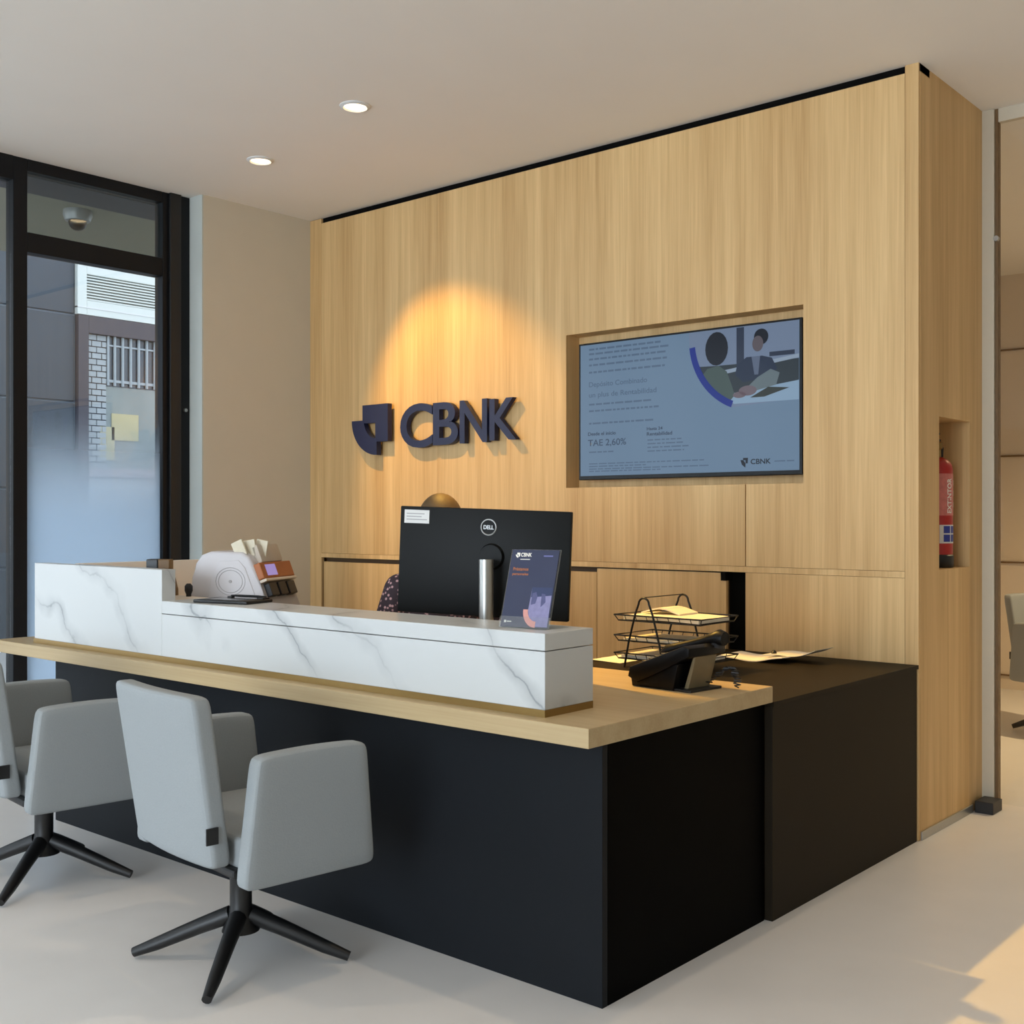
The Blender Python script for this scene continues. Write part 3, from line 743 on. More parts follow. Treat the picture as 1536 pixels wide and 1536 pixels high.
# ------------------------------------------------------------------ signature pad with pen
pd = thing('signature_pad', 'flat black signature pad with stylus on the marble ledge', 'tablet', (-3.56, 2.53, 0.984))
pM = Matrix.Translation((-3.545, 2.535, 0.984)) @ Matrix.Rotation(math.radians(14), 4, 'Z')
b = BM(); box(b, -0.125, 0.125, -0.075, 0.075, 0.0, 0.012, 0.004, M=pM); obj('pad_body', b, M['black'], pd, smooth=40)
b = BM(); box(b, -0.095, 0.07, -0.05, 0.055, 0.0121, 0.0128, M=pM); obj('pad_screen', b, plain('lcd', (70, 74, 78), 0.2), pd)
b = BM(); tube(b, [pM @ Vector((-0.06+0.17*i/4, 0.062-0.008*i/4, 0.020)) for i in range(5)], [0.003, 0.005, 0.005, 0.005, 0.003], 8); obj('stylus', b, M['black_gloss'], pd, smooth=50)
b = BM(); box(b, 0.085, 0.115, 0.03, 0.07, 0.012, 0.018, 0.002, M=pM); box(b, -0.07, -0.05, 0.05, 0.07, 0.012, 0.018, 0.002, M=pM); obj('stylus_rest', b, M['black'], pd)

# ------------------------------------------------------------------ banknote counting machine
bcen = view(373, 775, 4.70); bcen.z = ZC
ang = math.atan2(r_.y, r_.x)-math.radians(17)
bn = thing('banknote_counter', 'white banknote counting machine with small lilac screen', 'machine', bcen, ang)
prof = [(-.195, 0), (-.190, .17), (-.180, .30), (-.168, .355), (-.14, .390), (-.10, .404), (.04, .402), (.072, .385), (.095, .35), (.135, .25), (.158, .17), (.165, 0)]
b = BM(); prism(b, prof, -0.13, 0.13, 'xz', 0.014, 3); obj('housing', b, M['machine'], bn, local=True, smooth=40)
sp = [(-.115, .015), (-.112, .19), (-.09, .30), (-.055, .365), (.03, .370), (.06, .34), (.10, .24), (.12, .16), (.125, .015)]
b = BM(); prism(b, sp, -0.1335, -0.125, 'xz', 0.003, 2); obj('side_cover', b, M['machine'], bn, local=True, smooth=40)
for rr in (0.045, 0.055):
    b = BM(); tube(b, [(-0.005+1.2*rr*math.cos(t), -0.1338, .285+rr*math.sin(t)) for t in (2*PI*i/24 for i in range(24))], 0.0012, 4, True); obj('cover_ridge', b, M['machine_grey'], bn, local=True)
b = BM(); cyl(b, (-0.005, -0.133, .285), (-0.005, -0.137, .285), 0.006); obj('screw', b, M['machine_grey'], bn, local=True, smooth=40)
# slanted front: hopper with notes, display, buttons, tray
def fr(s): return Vector((.092+.066*s, 0, .345-.17*s))
fd_ = Vector((.066, 0, -.17)).normalized(); fn = Vector((-fd_.z, 0, fd_.x))
FM = Matrix(((fd_.x, 0, fn.x, .088), (0, 1, 0, 0), (fd_.z, 0, fn.z, .384), (0, 0, 0, 1)))    # local x down the front, y across, z out
b = BM(); box(b, -.050, .030, -.085, .09, -.02, .014, .010, M=FM); obj('hopper', b, plain('hopper_beige', (196, 186, 172), 0.6), bn, local=True, smooth=40)
b = BM(); box(b, .032, .098, -.125, .130, -.01, .020, .004, M=FM); dsp = obj('control_panel', b, M['orange'], bn, local=True)
b = BM(); box(b, .042, .088, -.09, -.01, .0201, .0215, M=FM); obj('lit_screen', b, glow('lilac_lcd', (170, 150, 214), 0.8), dsp, local=True)
b = BM(); box(b, .100, .112, -.125, .13, -.01, .026, .003, M=FM); obj('ridge', b, M['cream'], bn, local=True)
for y in (-.105, -.03, .045):
    b = BM(); box(b, .118, .172, y, y+.062, -.012, .020, .003, M=FM); obj('button', b, M['black'], bn, local=True)
b = BM(); box(b, .10, .26, -.128, .132, -.03, -.004, M=FM); obj('front_plate', b, M['machine_grey'], bn, local=True)
b = BM(); box(b, .120, .235, -.12, .125, .0, .16, .006); obj('stacker', b, plain('stacker', (52, 36, 30), 0.4), bn, local=True)
bnm = plain('note_pale', (222, 214, 192), 0.8, 0, 0.1, 50)
for k, (a_, y0_, dx) in enumerate(((-24, -.115, .0), (-8, -.085, .022), (10, -.05, .044))):
    nt_ = BM(); box(nt_, -.026, .026, y0_, y0_+.012, 0, .066, 0.003)
    xform(nt_, Matrix.Translation((.035+dx, 0, .384)) @ Matrix.Rotation(math.radians(a_), 4, 'Y'))
    nm = Matrix.Translation(bcen) @ Matrix.Rotation(ang, 4, 'Z'); xform(nt_, nm)
    tag(obj('banknote_strip', nt_, bnm), ('pale paper slip at the back of the counting machine hopper', 'middle pale paper slip in the counting machine hopper', 'pale paper slip at the front of the counting machine hopper')[k], 'paper', 'paper slips in the hopper')

# little items left of the machine
tl = view(240, 846, 4.62)
pt = thing('counter_display', 'small dark display head on a slanted brown arm behind the ledge', 'display', (tl.x, tl.y, ZC))
tM = Matrix(((r_.x, f_.x, 0, tl.x), (r_.y, f_.y, 0, tl.y), (0, 0, 1, tl.z), (0, 0, 0, 1)))
b = BM(); box(b, -.047, .0, -.03, .03, -.020, .020, .004, M=tM); obj('display_head', b, plain('ink', (34, 40, 46), 0.4), pt)
b = BM(); box(b, .0, .046, -.028, .028, -.019, .019, .003, M=tM); obj('display_lit_side', b, M['brown'], pt)  # brown puts the light falling on this side into its colour
b = BM(); prism(b, [(.036, -.018), (.05, -.018), (.070, -.10), (.05, -.10)], -.012, .012, 'xz', 0, M=tM); prism(b, [(.05, -.10), (.07, -.10), (.075, ZC-tl.z), (.045, ZC-tl.z)], -.012, .012, 'xz', 0, M=tM); obj('arm', b, M['brown'], pt)
pb = view(283, 880, 4.55)
sp_ = thing('black_stamp', 'small black desk stamp left of the counting machine', 'stamp', (pb.x, pb.y, ZC))
b = BM(); lathe(b, [(.028, 0), (.028, .16), (.024, .19), (.011, .205), (.010, .235), (.016, .25), (.016, .268), (.008, .278)], (pb.x, pb.y, ZC), 16); obj('stamp_body', b, M['black'], sp_, smooth=40)
b = BM(); lathe(b, [(.031, 0.02), (.031, .05)], (pb.x, pb.y, ZC), 16); obj('stamp_band', b, M['machine_grey'], sp_, smooth=40)

# ------------------------------------------------------------------ letter tray on the dark cabinet
TX, TY, ZD = -2.665, 3.71, 0.706
lt = thing('letter_tray', 'black wire three tier letter tray on dark cabinet', 'letter tray', (TX+.18, TY+.135, ZD))
TA, TB = 0.40, 0.27
wire = M['black']
for k, z in enumerate((ZD+.035, ZD+.105, ZD+.185)):
    b = BM()
    tube(b, [(TX, TY, z+.022), (TX+TA, TY, z+.022), (TX+TA, TY+TB, z+.022), (TX, TY+TB, z+.022)], .0032, 6, True)
    tube(b, [(TX+.012, TY+.012, z), (TX+TA-.012, TY+.012, z), (TX+TA-.012, TY+TB-.012, z), (TX+.012, TY+TB-.012, z)], .0028, 6, True)
    for q in range(9):
        u = TX+TA*q/8
        tube(b, [(u, TY, z+.022), (min(max(u, TX+.012), TX+TA-.012), TY+.012, z)], .0018, 4); tube(b, [(u, TY+TB, z+.022), (min(max(u, TX+.012), TX+TA-.012), TY+TB-.012, z)], .0018, 4)
    t_ = obj('tier', b, wire, lt, smooth=60)
    bb = BM()
    for q in range(1, 26): tube(bb, [(TX+.012+(TA-.024)*q/26, TY+.012, z), (TX+.012+(TA-.024)*q/26, TY+TB-.012, z)], .0011, 4)
    for q in range(1, 16): tube(bb, [(TX+.012, TY+.012+(TB-.024)*q/16, z), (TX+TA-.012, TY+.012+(TB-.024)*q/16, z)], .0011, 4)
    obj('wire_mesh', bb, wire, t_)
for y in (TY-.006, TY+TB+.006):
    b = BM(); ax = TX+.145
    pts = [(ax-.092, y, ZD+.003), (ax-.072, y, ZD+.10), (ax-.040, y, ZD+.215)]
    for i in range(9):
        t = PI-PI*i/8; pts.append((ax+.024*math.cos(t), y, ZD+.254+.024*math.sin(t)))
    pts += [(ax+.040, y, ZD+.215), (ax+.072, y, ZD+.10), (ax+.092, y, ZD+.003)]
    tube(b, pts, .0042, 8); obj('side_arch', b, wire, lt, smooth=60)
b = BM(); tube(b, [(TX+.145, TY-.006, ZD+.28), (TX+.145, TY+TB+.006, ZD+.28)], .0022, 6); obj('top_wire', b, wire, lt, smooth=60)

def sheet(x0, x1, y0, y1, z, th, curl, seed, nx=10, ny=6):
    rnd = random.Random(seed); bm = BM(); P = [[None]*(ny+1) for _ in range(nx+1)]; Q = [[None]*(ny+1) for _ in range(nx+1)]
    for i in range(nx+1):
        for j in range(ny+1):
            u, v = i/nx, j/ny; zz = z+curl(u, v)
            P[i][j] = bm.verts.new((x0+(x1-x0)*u, y0+(y1-y0)*v, zz+th)); Q[i][j] = bm.verts.new((x0+(x1-x0)*u, y0+(y1-y0)*v, zz))
    for i in range(nx):
        for j in range(ny):
            bm.faces.new((P[i][j], P[i+1][j], P[i+1][j+1], P[i][j+1])); bm.faces.new((Q[i][j], Q[i][j+1], Q[i+1][j+1], Q[i+1][j]))
    for i in range(nx):
        bm.faces.new((P[i][0], Q[i][0], Q[i+1][0], P[i+1][0])); bm.faces.new((P[i][ny], P[i+1][ny], Q[i+1][ny], Q[i][ny]))
    for j in range(ny):
        bm.faces.new((P[0][j], P[0][j+1], Q[0][j+1], Q[0][j])); bm.faces.new((P[nx][j], Q[nx][j], Q[nx][j+1], P[nx][j+1]))
    return bm
warm_paper = plain('warm_paper', (240, 230, 208), 0.8, 0, 0.02, 30)
z3 = ZD+.185
tag(obj('paper_stack', sheet(TX+.03, TX+.375, TY+.02, TY+.245, z3+.003, .016, lambda u, v: .004*math.sin(3*u), 1), warm_paper, smooth=50), 'thick stack of papers filling the top tier of the letter tray', 'papers')
tag(obj('paper_bundle', sheet(TX+.06, TX+.24, TY+.10, TY+.235, z3+.0235, .006, lambda u, v: .020*math.sin(PI*u)**1.2, 2), warm_paper, smooth=50), 'loose curled papers heaped on the top tier stack', 'papers')
tag(obj('paper_stack', sheet(TX+.03, TX+.36, TY+.02, TY+.24, ZD+.108, .008, lambda u, v: 0.0, 3), warm_paper), 'thin stack of papers in the middle tier of the letter tray', 'papers')
tag(obj('paper_stack', sheet(TX+.02, TX+.36, TY+.02, TY+.24, ZD+.038, .012, lambda u, v: 0.0, 4), M['paper']), 'papers in the bottom tier of the letter tray', 'papers')
tag(obj('paper_sheet', sheet(-2.845, -2.70, 3.80, 4.02, ZD+.0006, .0012, lambda u, v: .004*(1-u), 5), M['paper']), 'single white sheet sticking out left of the letter tray', 'paper')
tag(obj('loose_papers', sheet(-2.50, -2.19, 4.20, 4.42, ZD+.0006, .004, lambda u, v: .004+.004*math.sin(9*u+2*v)+.018*max(0, u-.6)**1.5/.25, 6, 16, 8), plain('white_paper', (244, 240, 234), 0.8, 0, 0.02, 30), smooth=50), 'crumpled white papers lying on dark cabinet by the oak wall', 'papers')
tag(obj('folded_paper', sheet(-2.32, -2.085, 4.27, 4.44, ZD+.016, .0015, lambda u, v: .006+.030*u**2.5+.005*math.sin(7*u), 7, 14, 6), M['paper'], smooth=50), 'folded white sheet with raised right end atop loose papers', 'paper')
b = BM(); lathe(b, [(.010, 0), (.012, .006), (.008, .012), (.004, .016)], (-2.280, 4.30, ZD+.027), 12); tag(obj('paper_clip_weight', b, M['black'], smooth=40), 'tiny black clip resting on the crumpled papers', 'clip')

# ------------------------------------------------------------------ desk telephone on the oak top
ph = thing('desk_phone', 'black desk telephone on stand seen from its side on oak top', 'telephone', (-1.985, 3.12, ZC), math.radians(-6))
pc = plain('phone_black', (5, 5, 6), 0.4, 0, 0.05, 40, spec=0.2)
# local: x from low front edge (staff side) to raised back, y across, z up
b = BM(); prism(b, [(-.138, .030), (-.130, .062), (.090, .145), (.110, .138), (.108, .112), (-.02, .05), (-.10, .014)], -.095, .095, 'xz', .006, 2); obj('body', b, pc, ph, local=True, smooth=40)
b = BM(); prism(b, [(-.128, .0), (-.132, .024), (.01, .085), (.060, .085), (.040, .0)], -.085, .085, 'xz', .005, 2); obj('base', b, pc, ph, local=True, smooth=40)
b = BM(); prism(b, [(.090, .105), (.102, .112), (.072, .006), (.056, .006)], -.05, .06, 'xz', .002, 1); sdl = obj('stand', b, plain('stand_lit_tan', (120, 106, 78), 0.5), ph, local=True); sdl['label'] = 'rear support with warm light put into its tan colour'  # tan stands for warm lamp light on the support
b = BM(); box(b, -.02, .105, -.08, .08, 0, .008, .002); obj('foot_plate', b, M['black'], ph, local=True)
hs = [(-.11, .055, .088), (-.085, .055, .100), (-.05, .055, .114), (0, .055, .130), (.05, .055, .144), (.085, .055, .154), (.118, .055, .161), (.135, .055, .160)]
b = BM(); tube(b, hs, [.018, .027, .021, .017, .017, .021, .028, .022], 14); hd = obj('handset', b, pc, ph, local=True, smooth=60)
b = BM(); cyl(b, (.112, .055, .154), (.106, .055, .134), .024, .022, 18); cyl(b, (-.083, .055, .096), (-.078, .055, .078), .024, .022, 18); obj('ear_cup', b, M['black'], hd, local=True, smooth=40)
b = BM()
for i in range(4):
    for j in range(3):
        x = -.085+.026*i; zt = .062+(x+.130)*(.083/.220)+.001
        box(b, x-.009, x+.009, -.075+.026*j, -.057+.026*j, zt-.004, zt+.004, .001, 1)
obj('keypad', b, plain('key_grey', (60, 60, 64), 0.5), ph, local=True)['kind'] = 'stuff'
b = BM(); prism(b, [(.030, .1225), (.080, .1415), (.080, .143), (.030, .124)], -.075, .01, 'xz'); obj('display', b, plain('phone_lcd', (96, 104, 100), 0.2), ph, local=True)
cpts = [Vector((.06, -.02, .03))]
for i in range(60):
    t = i/59; cpts.append(Vector((.07+.13*t+.012*math.cos(i*1.9), .06+.03*math.sin(4*t)+.012*math.sin(i*1.9), .018+.05*math.sin(PI*t)+.0*t)))
b = BM(); tube(b, cpts, .0022, 5); obj('coiled_cord', b, M['black'], ph, local=True, smooth=60)

# ------------------------------------------------------------------ fire extinguisher in the end wall niche
fe = thing('fire_extinguisher', 'red fire extinguisher standing in the oak end wall niche', 'extinguisher', (-1.862, 4.985, nz0))
c = (-1.862, 4.985, nz0)
b = BM(); lathe(b, [(.062, .05), (.066, .06), (.066, .425), (.060, .450), (.040, .470), (.022, .478)], c, 28); cy = obj('cylinder', b, M['red'], fe, smooth=40)
b = BM(); lathe(b, [(.066, 0), (.070, .006), (.070, .052), (.064, .058)], c, 28); obj('foot_ring', b, M['black'], fe, smooth=40)
b = BM(); lathe(b, [(.018, .478), (.018, .51), (.024, .515), (.024, .54), (.012, .548)], c, 18); obj('valve', b, M['brass'], fe, smooth=40)
b = BM(); box(b, c[0]-.012, c[0]+.012, c[1]-.085, c[1]+.02, nz0+.545, nz0+.556, .003); box(b, c[0]-.012, c[0]+.012, c[1]-.09, c[1]+.01, nz0+.575, nz0+.585, .003); obj('lever', b, M['black'], fe)
b = BM(); tube(b, [(c[0], c[1]+.02, nz0+.53), (c[0], c[1]+.06, nz0+.52), (c[0]-.01, c[1]+.078, nz0+.47), (c[0]-.01, c[1]+.080, nz0+.25), (c[0]-.005, c[1]+.078, nz0+.18)], .008, 8); obj('hose', b, M['black'], fe, smooth=60)
# wrapped label: pale band with red print, blue pictograms
def wrap(name, a0, a1, z0, z1, m, rr=.0668, parent=None):
    bb = BM(); n_ = 10; A = []; B = []
    for i in range(n_+1):
        t = a0+(a1-a0)*i/n_; A.append(bb.verts.new((c[0]+rr*math.cos(t), c[1]+rr*math.sin(t), nz0+z0))); B.append(bb.verts.new((c[0]+rr*math.cos(t), c[1]+rr*math.sin(t), nz0+z1)))
    for i in range(n_): bb.faces.new((A[i], A[i+1], B[i+1], B[i]))
    return obj(name, bb, m, parent or cy)
dg_ = math.radians
wrap('label_band', dg_(-65), dg_(75), .225, .405, plain('label_red', (206, 120, 112), 0.4, 0, 0.25, 60))
bt = text_bm('EXTINTOR', 0, .15, 0, .026, 0, .02)
for v in bt.verts:     # upright lettering wrapped on the cylinder, reading upward
    t = dg_(-8)-v.co.z/.067; z = .235+v.co.x
    v.co = Vector((c[0]+.0674*math.cos(t), c[1]+.0674*math.sin(t), nz0+z))
obj('label_text', bt, M['paper'], cy)
for z in (.26, .31, .355): wrap('label_block', dg_(8), dg_(40), z, z+.022, M['paper'], .0672)
wrap('pictogram_band', dg_(-60), dg_(70), .105, .185, M['white'])
for a in (-45, -12, 21):
    for z in (.112, .149): wrap('pictogram', dg_(a), dg_(a+28), z, z+.031, plain('picto_blue', (44, 60, 150), 0.4), .0674)

# ------------------------------------------------------------------ visitor armchairs
def make_chair(loc, rotz, label):
    t = thing('armchair', label, 'chair', loc, rotz, 'grey visitor armchairs')
    fb = M['fabric']
    # local: y forward, x right, z up
    b = BM(); cushion(b, .54, .40, .09, .06); shift(b, 0, .055, .392); obj('seat', b, fb, t, local=True, smooth=60, subsurf=2)
    def back(p):      # p: x across, y height from the middle, z thickness
        h = (p.y+.235)/.47
        return Vector((p.x*(.97+.05*h), -.205-.07*h+.045*(p.x/.23)**2*.5+p.z, .355+h*.470))
    b = BM(); cushion(b, .485, .47, .06, .05, back); obj('backrest', b, fb, t, local=True, smooth=60, subsurf=2)
    for s in (-1, 1):
        def arm(p, s=s):   # p: x along (forward), y height, z thickness
            h = (p.y+.175)/.35; fl = .012*h
            return Vector((s*(.305+fl)+p.z, .036+p.x*(1.09-.19*h), (.312+.35*h)+.010*(1-(p.x/.21)**2)*h))
        b = BM(); cushion(b, .385, .35, .062, .045, arm); obj('armrest', b, fb, t, local=True, smooth=60, subsurf=2)
    b = BM(); box(b, -.25, .25, -.16, .20, .325, .352, .008); obj('seat_frame', b, M['black'], t, local=True)
    b = BM(); lathe(b, [(.055, .09), (.040, .13), (.032, .16), (.032, .28), (.06, .326)], (0, 0, 0), 20); obj('pedestal', b, M['black'], t, local=True, smooth=40)
    for a in (45, 135, 225, 315):
        ca, sa = math.cos(dg_(a)), math.sin(dg_(a))
        b = BM(); tube(b, [(ca*.03, sa*.03, .135), (ca*.12, sa*.12, .10), (ca*.25, sa*.25, .045), (ca*.32, sa*.32, .018)], [.026, .023, .019, .014], 10); obj('leg', b, M['black'], t, local=True, smooth=60)
    b = BM(); box(b, .238, .2435, -.235, -.200, .43, .475, .001); obj('fabric_tag', b, M['black'], t, local=True)
    return t
ch = make_chair((-2.80, 2.03, 0), math.radians(-7), 'grey armchair facing the counter, its whole pale back in view')
dup(ch, (-3.975, 2.03, 0), math.radians(-7), 'grey armchair cut by the picture edge, farther along the counter', 'grey visitor armchairs')
dup(ch, (-1.98, 7.45, 0), math.radians(-110), 'grey armchair beyond the glass door at far right', 'grey visitor armchairs')

# ------------------------------------------------------------------ clerk behind the monitor
px_, py_ = -3.218, 3.297
hz = 1.255                       # head centre height
yaw = math.atan2(-.50, .866)     # facing the monitor
pr = thing('person', 'seated clerk in patterned blouse hidden behind black monitor', 'person', (px_, py_, 0), yaw)
# local: x forward, y to the person's left, z up
def limbs(chains, rad):
    """closed, tapering limb volumes along smoothed joint chains; joined into one surface by a voxel remesh on the object"""
    bm = BM()
    for chn in chains:
        P = [Vector(rad[n][0]) for n in chn]; Q = [rad[n][1] if isinstance(rad[n][1], tuple) else (rad[n][1],)*2 for n in chn]
        pts = []; rr = []
        for k in range(len(P)-1):
            a, b_, c_, d = P[max(k-1, 0)], P[k], P[k+1], P[min(k+2, len(P)-1)]
            for q in range(6):
                t = q/6; t2 = t*t; t3 = t2*t
                pts.append(.5*((2*b_)+(c_-a)*t+(2*a-5*b_+4*c_-d)*t2+(3*b_-a-3*c_+d)*t3))
                e = t*t*(3-2*t); rr.append((Q[k][0]*(1-e)+Q[k+1][0]*e, Q[k][1]*(1-e)+Q[k+1][1]*e))
        pts.append(P[-1]); rr.append(Q[-1])
        rings = []; n = 16
        for k, p in enumerate(pts):
            d = (pts[min(k+1, len(pts)-1)]-pts[max(k-1, 0)]).normalized()
            a = Vector((0, 1, 0)); a = (a-d*a.dot(d)); a = a.normalized() if a.length > .05 else Vector((1, 0, 0)); b_ = d.cross(a)
            rings.append([bm.verts.new(p+rr[k][0]*math.cos(u)*a+rr[k][1]*math.sin(u)*b_) for u in (2*PI*m/n for m in range(n))])
        for A, B in zip(rings, rings[1:]):
            for m in range(n): bm.faces.new((A[m], A[(m+1) % n], B[(m+1) % n], B[m]))
        bm.faces.new(rings[0][::-1]); bm.faces.new(rings[-1])
        for k in (0, -1):
            r_ = min(rr[k]); ball(bm, pts[k], r_, max(rr[k]) if len(chn) > 4 and k == 0 else r_, r_, 12)
    return bm
def fuse(o, size, its=4):
    md = o.modifiers.new('join', 'REMESH'); md.mode = 'VOXEL'; md.voxel_size = size; md.use_smooth_shade = True
    sm = o.modifiers.new('even', 'SMOOTH'); sm.iterations = its; sm.factor = .5
    return o
J = {
 'pelvis': ((-.06, 0, .53), (.165, .115)), 'waist': ((-.05, 0, .67), (.135, .098)), 'chest': ((-.03, 0, .86), (.16, .108)), 'upper': ((-.025, 0, 1.015), (.125, .072)), 'neck': ((-.008, 0, 1.085), .054), 'skull': ((.008, 0, 1.17), .055),
 'shl': ((-.022, .165, 1.012), .050), 'ell': ((.0, .235, .78), .043), 'wrl': ((.19, .13, .775), .028), 'pll': ((.245, .10, .775), (.034, .018)),
 'shr': ((-.022, -.165, 1.012), .050), 'elr': ((.0, -.235, .78), .043), 'wrr': ((.19, -.13, .775), .028), 'plr': ((.245, -.10, .775), (.034, .018)),
 'hpl': ((-.03, .10, .51), .098), 'knl': ((.20, .12, .50), .066), 'anl': ((.17, .12, .10), .042), 'tol': ((.30, .13, .045), .034),
 'hpr': ((-.03, -.10, .51), .098), 'knr': ((.20, -.12, .50), .066), 'anr': ((.17, -.12, .10), .042), 'tor': ((.30, -.13, .045), .034),
}
chains = [['pelvis', 'waist', 'chest', 'upper', 'neck', 'skull'], ['shl', 'ell', 'wrl', 'pll'], ['shr', 'elr', 'wrr', 'plr'],
          ['hpl', 'knl', 'anl'], ['hpr', 'knr', 'anr'], ['anl', 'tol'], ['anr', 'tor']]
body = limbs(chains, J)
# head: skull, jaw, nose, brow, ears
def hball(c_, rx, ry, rz, n_=20): ball(body, c_, rx, ry, rz, n_)
hball((.0, 0, hz+.01), .098, .078, .105); hball((.03, 0, hz-.055), .068, .058, .066); hball((.10, 0, hz-.02), .018, .013, .022, 10); hball((.092, 0, hz+.0), .011, .009, .03, 10)
hball((.078, 0, hz-.095), .028, .03, .02, 10)
for s in (-1, 1): hball((-.005, s*.078, hz-.01), .018, .010, .031, 10)
# hands: five fingers each, thumb off the side of the palm
for s in (-1, 1):
    base = Vector((.262, s*.092, .776)); fwd = Vector((.88, -s*.42, 0)).normalized(); side = Vector((-fwd.y, fwd.x, 0))*s   # side points away from the thumb
    for k, ln_ in enumerate((.070, .078, .072, .058)):
        p0 = base+side*(-.030+.0205*k)+fwd*.008
        tube(body, [p0-fwd*.03, p0+fwd*.012, p0+fwd*ln_*.45+Vector((0, 0, .008)), p0+fwd*ln_*.75+Vector((0, 0, -.001)), p0+fwd*ln_*.93+Vector((0, 0, -.010))], [.0085, .0080, .0076, .0070, .0056], 10)
    q0 = base-side*.030-fwd*.035
    tube(body, [q0+side*.012, q0-side*.010+fwd*.012, q0-side*.020+fwd*.034, q0-side*.018+fwd*.054], [.012, .0115, .0105, .008], 10)
ob = obj('body', body, M['skin'], pr, local=True, smooth=180)
fuse(ob, .004, 2)
for s in (-1, 1):
    b = BM(); ball(b, (.082, s*.031, hz+.012), .012, .012, .010, 12); e_ = obj('eye', b, M['white'], pr, local=True, smooth=60)
    b = BM(); ball(b, (.0925, s*.031, hz+.012), .003, .0055, .0055, 10); obj('iris', b, M['brown'], e_, local=True, smooth=60)
    b = BM(); tube(b, [(.086, s*.018, hz+.020), (.0925, s*.030, hz+.0215), (.082, s*.045, hz+.019)], [.003, .0042, .003], 6); obj('eyelid', b, M['skin'], pr, local=True, smooth=60)
    b = BM(); tube(b, [(.090, s*.014, hz+.032), (.092, s*.030, hz+.038), (.083, s*.048, hz+.033)], [.003, .004, .002], 6); obj('eyebrow', b, M['hair'], pr, local=True, smooth=60)
b = BM(); tube(b, [(.088, -.024, hz-.058), (.0955, -.008, hz-.055), (.0955, .008, hz-.055), (.088, .024, hz-.058)], [.003, .006, .006, .003], 8); obj('mouth', b, plain('lip', (168, 96, 88), 0.5), pr, local=True, smooth=60)
# hair: cap over the skull, shaped with a hairline
hb = BM(); vv = ball(hb, (0, 0, 0), .112, .092, .118, 32)
for v in vv:
    x, y, z = v.co
    if z < .03 and x > -.02: v.co = Vector((x*.80, y*.84, max(z, .0)))
    if z < -.07: v.co.z = -.07-(z+.07)*-.3
shift(hb, -.012, 0, hz+.022); obj('hair', hb, M['hair'], pr, local=True, smooth=180)
# blouse: patterned cloth following torso and arms; trousers; shoes
blm, nt, bsdf = newmat('blouse_print')
vo = nt.nodes.new('ShaderNodeTexVoronoi'); vo.inputs['Scale'].default_value = 62; tcn = nt.nodes.new('ShaderNodeTexCoord'); nt.links.new(tcn.outputs['Object'], vo.inputs['Vector'])
crn = nt.nodes.new('ShaderNodeValToRGB'); crn.color_ramp.elements[0].position = .22; crn.color_ramp.elements[0].color = lin(196, 158, 160); crn.color_ramp.elements[1].position = .40; crn.color_ramp.elements[1].color = lin(52, 40, 48)
nt.links.new(vo.outputs['Distance'], crn.inputs[0]); nt.links.new(crn.outputs[0], bsdf.inputs['Base Color']); bsdf.inputs['Roughness'].default_value = .85
def grow(n, k): 
    p, r0 = J[n]; return (p, tuple(x+k for x in r0) if isinstance(r0, tuple) else r0+k)
jb = {n: grow(n, .013) for n in ('pelvis', 'waist', 'chest', 'upper', 'shl', 'ell', 'shr', 'elr')}
jb['collar'] = ((-.012, 0, 1.068), .063)
jb['yol'] = ((-.02, .15, 1.018), .052); jb['yoc'] = ((-.02, 0, 1.045), .058); jb['yor'] = ((-.02, -.15, 1.018), .052)
jb['cfl'] = ((.155, .148, .776), .042); jb['cfr'] = ((.155, -.148, .776), .042)
fuse(obj('blouse', limbs([['pelvis', 'waist', 'chest', 'upper', 'collar'], ['shl', 'ell', 'cfl'], ['shr', 'elr', 'cfr'], ['yol', 'yoc', 'yor']], jb), blm, pr, local=True, smooth=180), .008, 3)
jt = {n: grow(n, .012) for n in ('pelvis', 'hpl', 'knl', 'hpr', 'knr')}
jt['cul'] = ((.17, .12, .13), .058); jt['cur'] = ((.17, -.12, .13), .058)
fuse(obj('trousers', limbs([['hpl', 'knl', 'cul'], ['hpr', 'knr', 'cur'], ['hpl', 'pelvis', 'hpr']], jt), M['trousers'], pr, local=True, smooth=180), .008, 3)
for s in (-1, 1):
    b = BM(); ball(b, (.235, s*.126, .046), .130, .046, .045, 16)
    for v in b.verts: v.co.z = max(v.co.z, .002)
    obj('shoe', b, M['black'], pr, local=True, smooth=60)

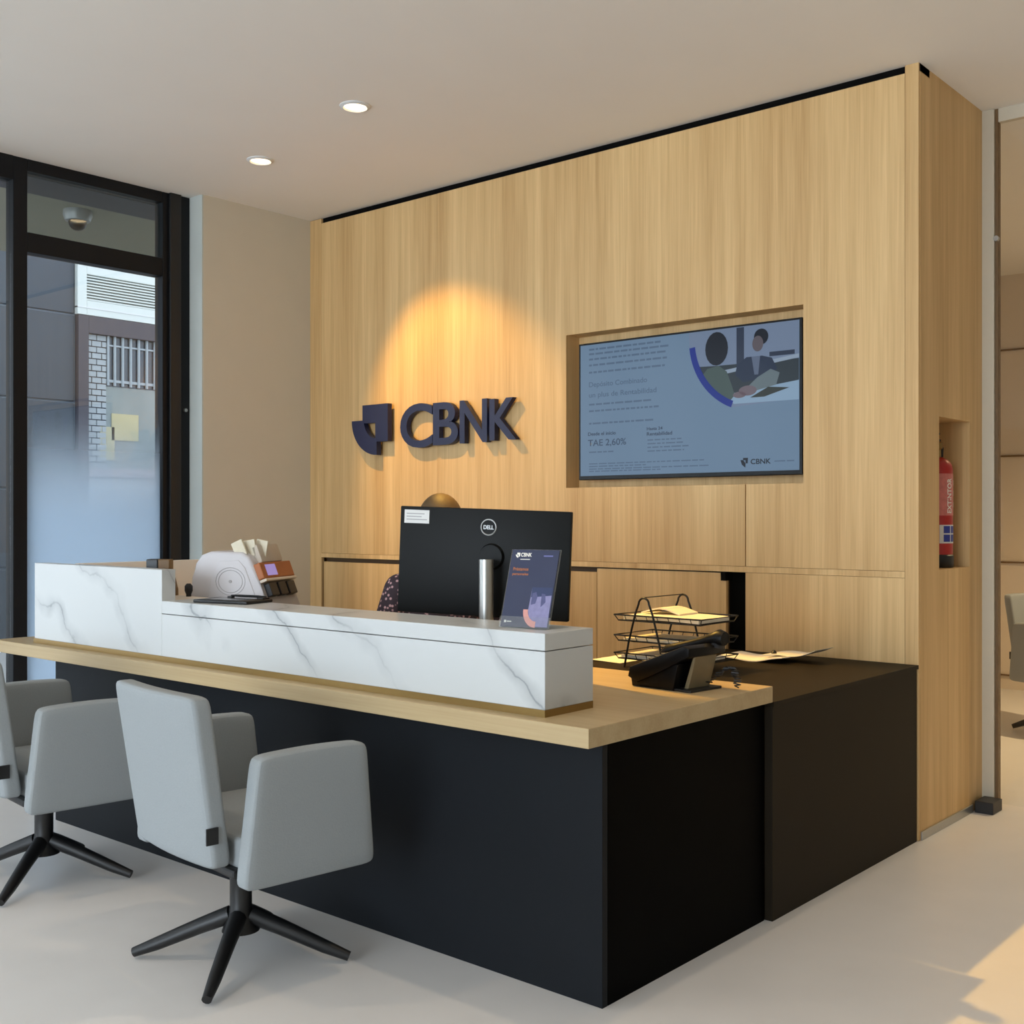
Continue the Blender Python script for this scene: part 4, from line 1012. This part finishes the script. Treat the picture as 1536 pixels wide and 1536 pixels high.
oc = thing('office_chair', 'black swivel office chair under the seated clerk', 'chair', (px_-.05, py_+.03, 0), yaw)
b = BM(); cushion(b, .46, .46, .07, .07); shift(b, -.03, 0, .375); obj('seat', b, M['black'], oc, local=True, smooth=60, subsurf=2)
b = BM(); cushion(b, .34, .42, .05, .07, lambda p: Vector((-.265-.10*(p.y/.46+.5)+.0*p.x+p.z*1.0-.06*(-(p.x/.21)**2), p.x, .74+p.y))); obj('backrest', b, M['black'], oc, local=True, smooth=60, subsurf=2)
b = BM(); tube(b, [(-.12, 0, .34), (-.27, 0, .345), (-.30, 0, .42), (-.31, 0, .58)], .018, 8); obj('back_bracket', b, M['black'], oc, local=True, smooth=60)
b = BM(); cyl(b, (0, 0, .09), (0, 0, .34), .026); obj('gas_column', b, M['steel'], oc, local=True, smooth=40)
for k in range(5):
    a = 2*PI*k/5+.3; ca, sa = math.cos(a), math.sin(a)
    b = BM(); tube(b, [(ca*.02, sa*.02, .10), (ca*.28, sa*.28, .068)], [.024, .014], 8); lg = obj('leg', b, M['black'], oc, local=True, smooth=60)
    b = BM(); cyl(b, (ca*.28-sa*.016, sa*.28+ca*.016, .027), (ca*.28+sa*.016, sa*.28-ca*.016, .027), .026, n=14); obj('caster', b, M['black'], lg, local=True, smooth=40)

# ------------------------------------------------------------------ ceiling downlights (each lamp carries its own light)
def downlight(x, y, label, power, col, spot=None, aim=None, blend=0.6, r=0.05, lampmat=None):
    t = thing('downlight', label, 'ceiling light', (x, y, CZ), 0, 'round recessed downlights')
    b = BM(); lathe(b, [(r+.018, 0), (r+.018, -.004), (r+.004, -.010), (r, -.002)], (x, y, CZ), 28); obj('trim_ring', b, M['white'], t, smooth=40)
    b = BM(); lathe(b, [(r-.001, -.0015), (r-.002, -.003)], (x, y, CZ), 24); obj('lens', b, lampmat or M['lamp_on'], t, smooth=40)
    l = bpy.data.lights.new('downlight_beam', 'SPOT'); l.energy = power; l.color = col; l.spot_size = math.radians(spot or 110); l.spot_blend = blend; l.shadow_soft_size = 0.03
    o = bpy.data.objects.new('downlight_beam', l); COL.objects.link(o); o.parent = t; o.location = (0, 0, -.014)
    if aim:
        d = Vector(aim)-Vector((x, y, CZ-.014)); o.rotation_euler = d.to_track_quat('-Z', 'Y').to_euler()
    return t
WARM = (1.0, 0.57, 0.11)
downlight(-4.80, 3.60, 'downlight near the oak wall aimed at the CBNK letters', 168, WARM, 62, (-4.22, 4.544, 1.51), 0.55)
downlight(-3.85, 3.40, 'downlight right of the one for the letters, aimed at telephone and tray', 610, WARM, 32, (-2.34, 3.60, 0.75), 0.35)
SOFT = (1.0, 0.80, 0.56)
for x, y, pw, lab in ((-1.86, 2.7, 40, 'added unseen downlight above the counter end near the screen'), (-3.6, 0.6, 45, 'downlight over the visitor armchairs')):  # the first is an unseen lamp added to brighten the wall's right part
    downlight(x, y, lab, pw, SOFT, 130, None, 0.9, 0.06, M['lamp_cool'])
downlight(-1.0, 7.2, 'downlight in the passage beyond the glass door', 330, (1.0, 0.72, 0.38), 130, None, 0.9, 0.06, M['lamp_cool'])
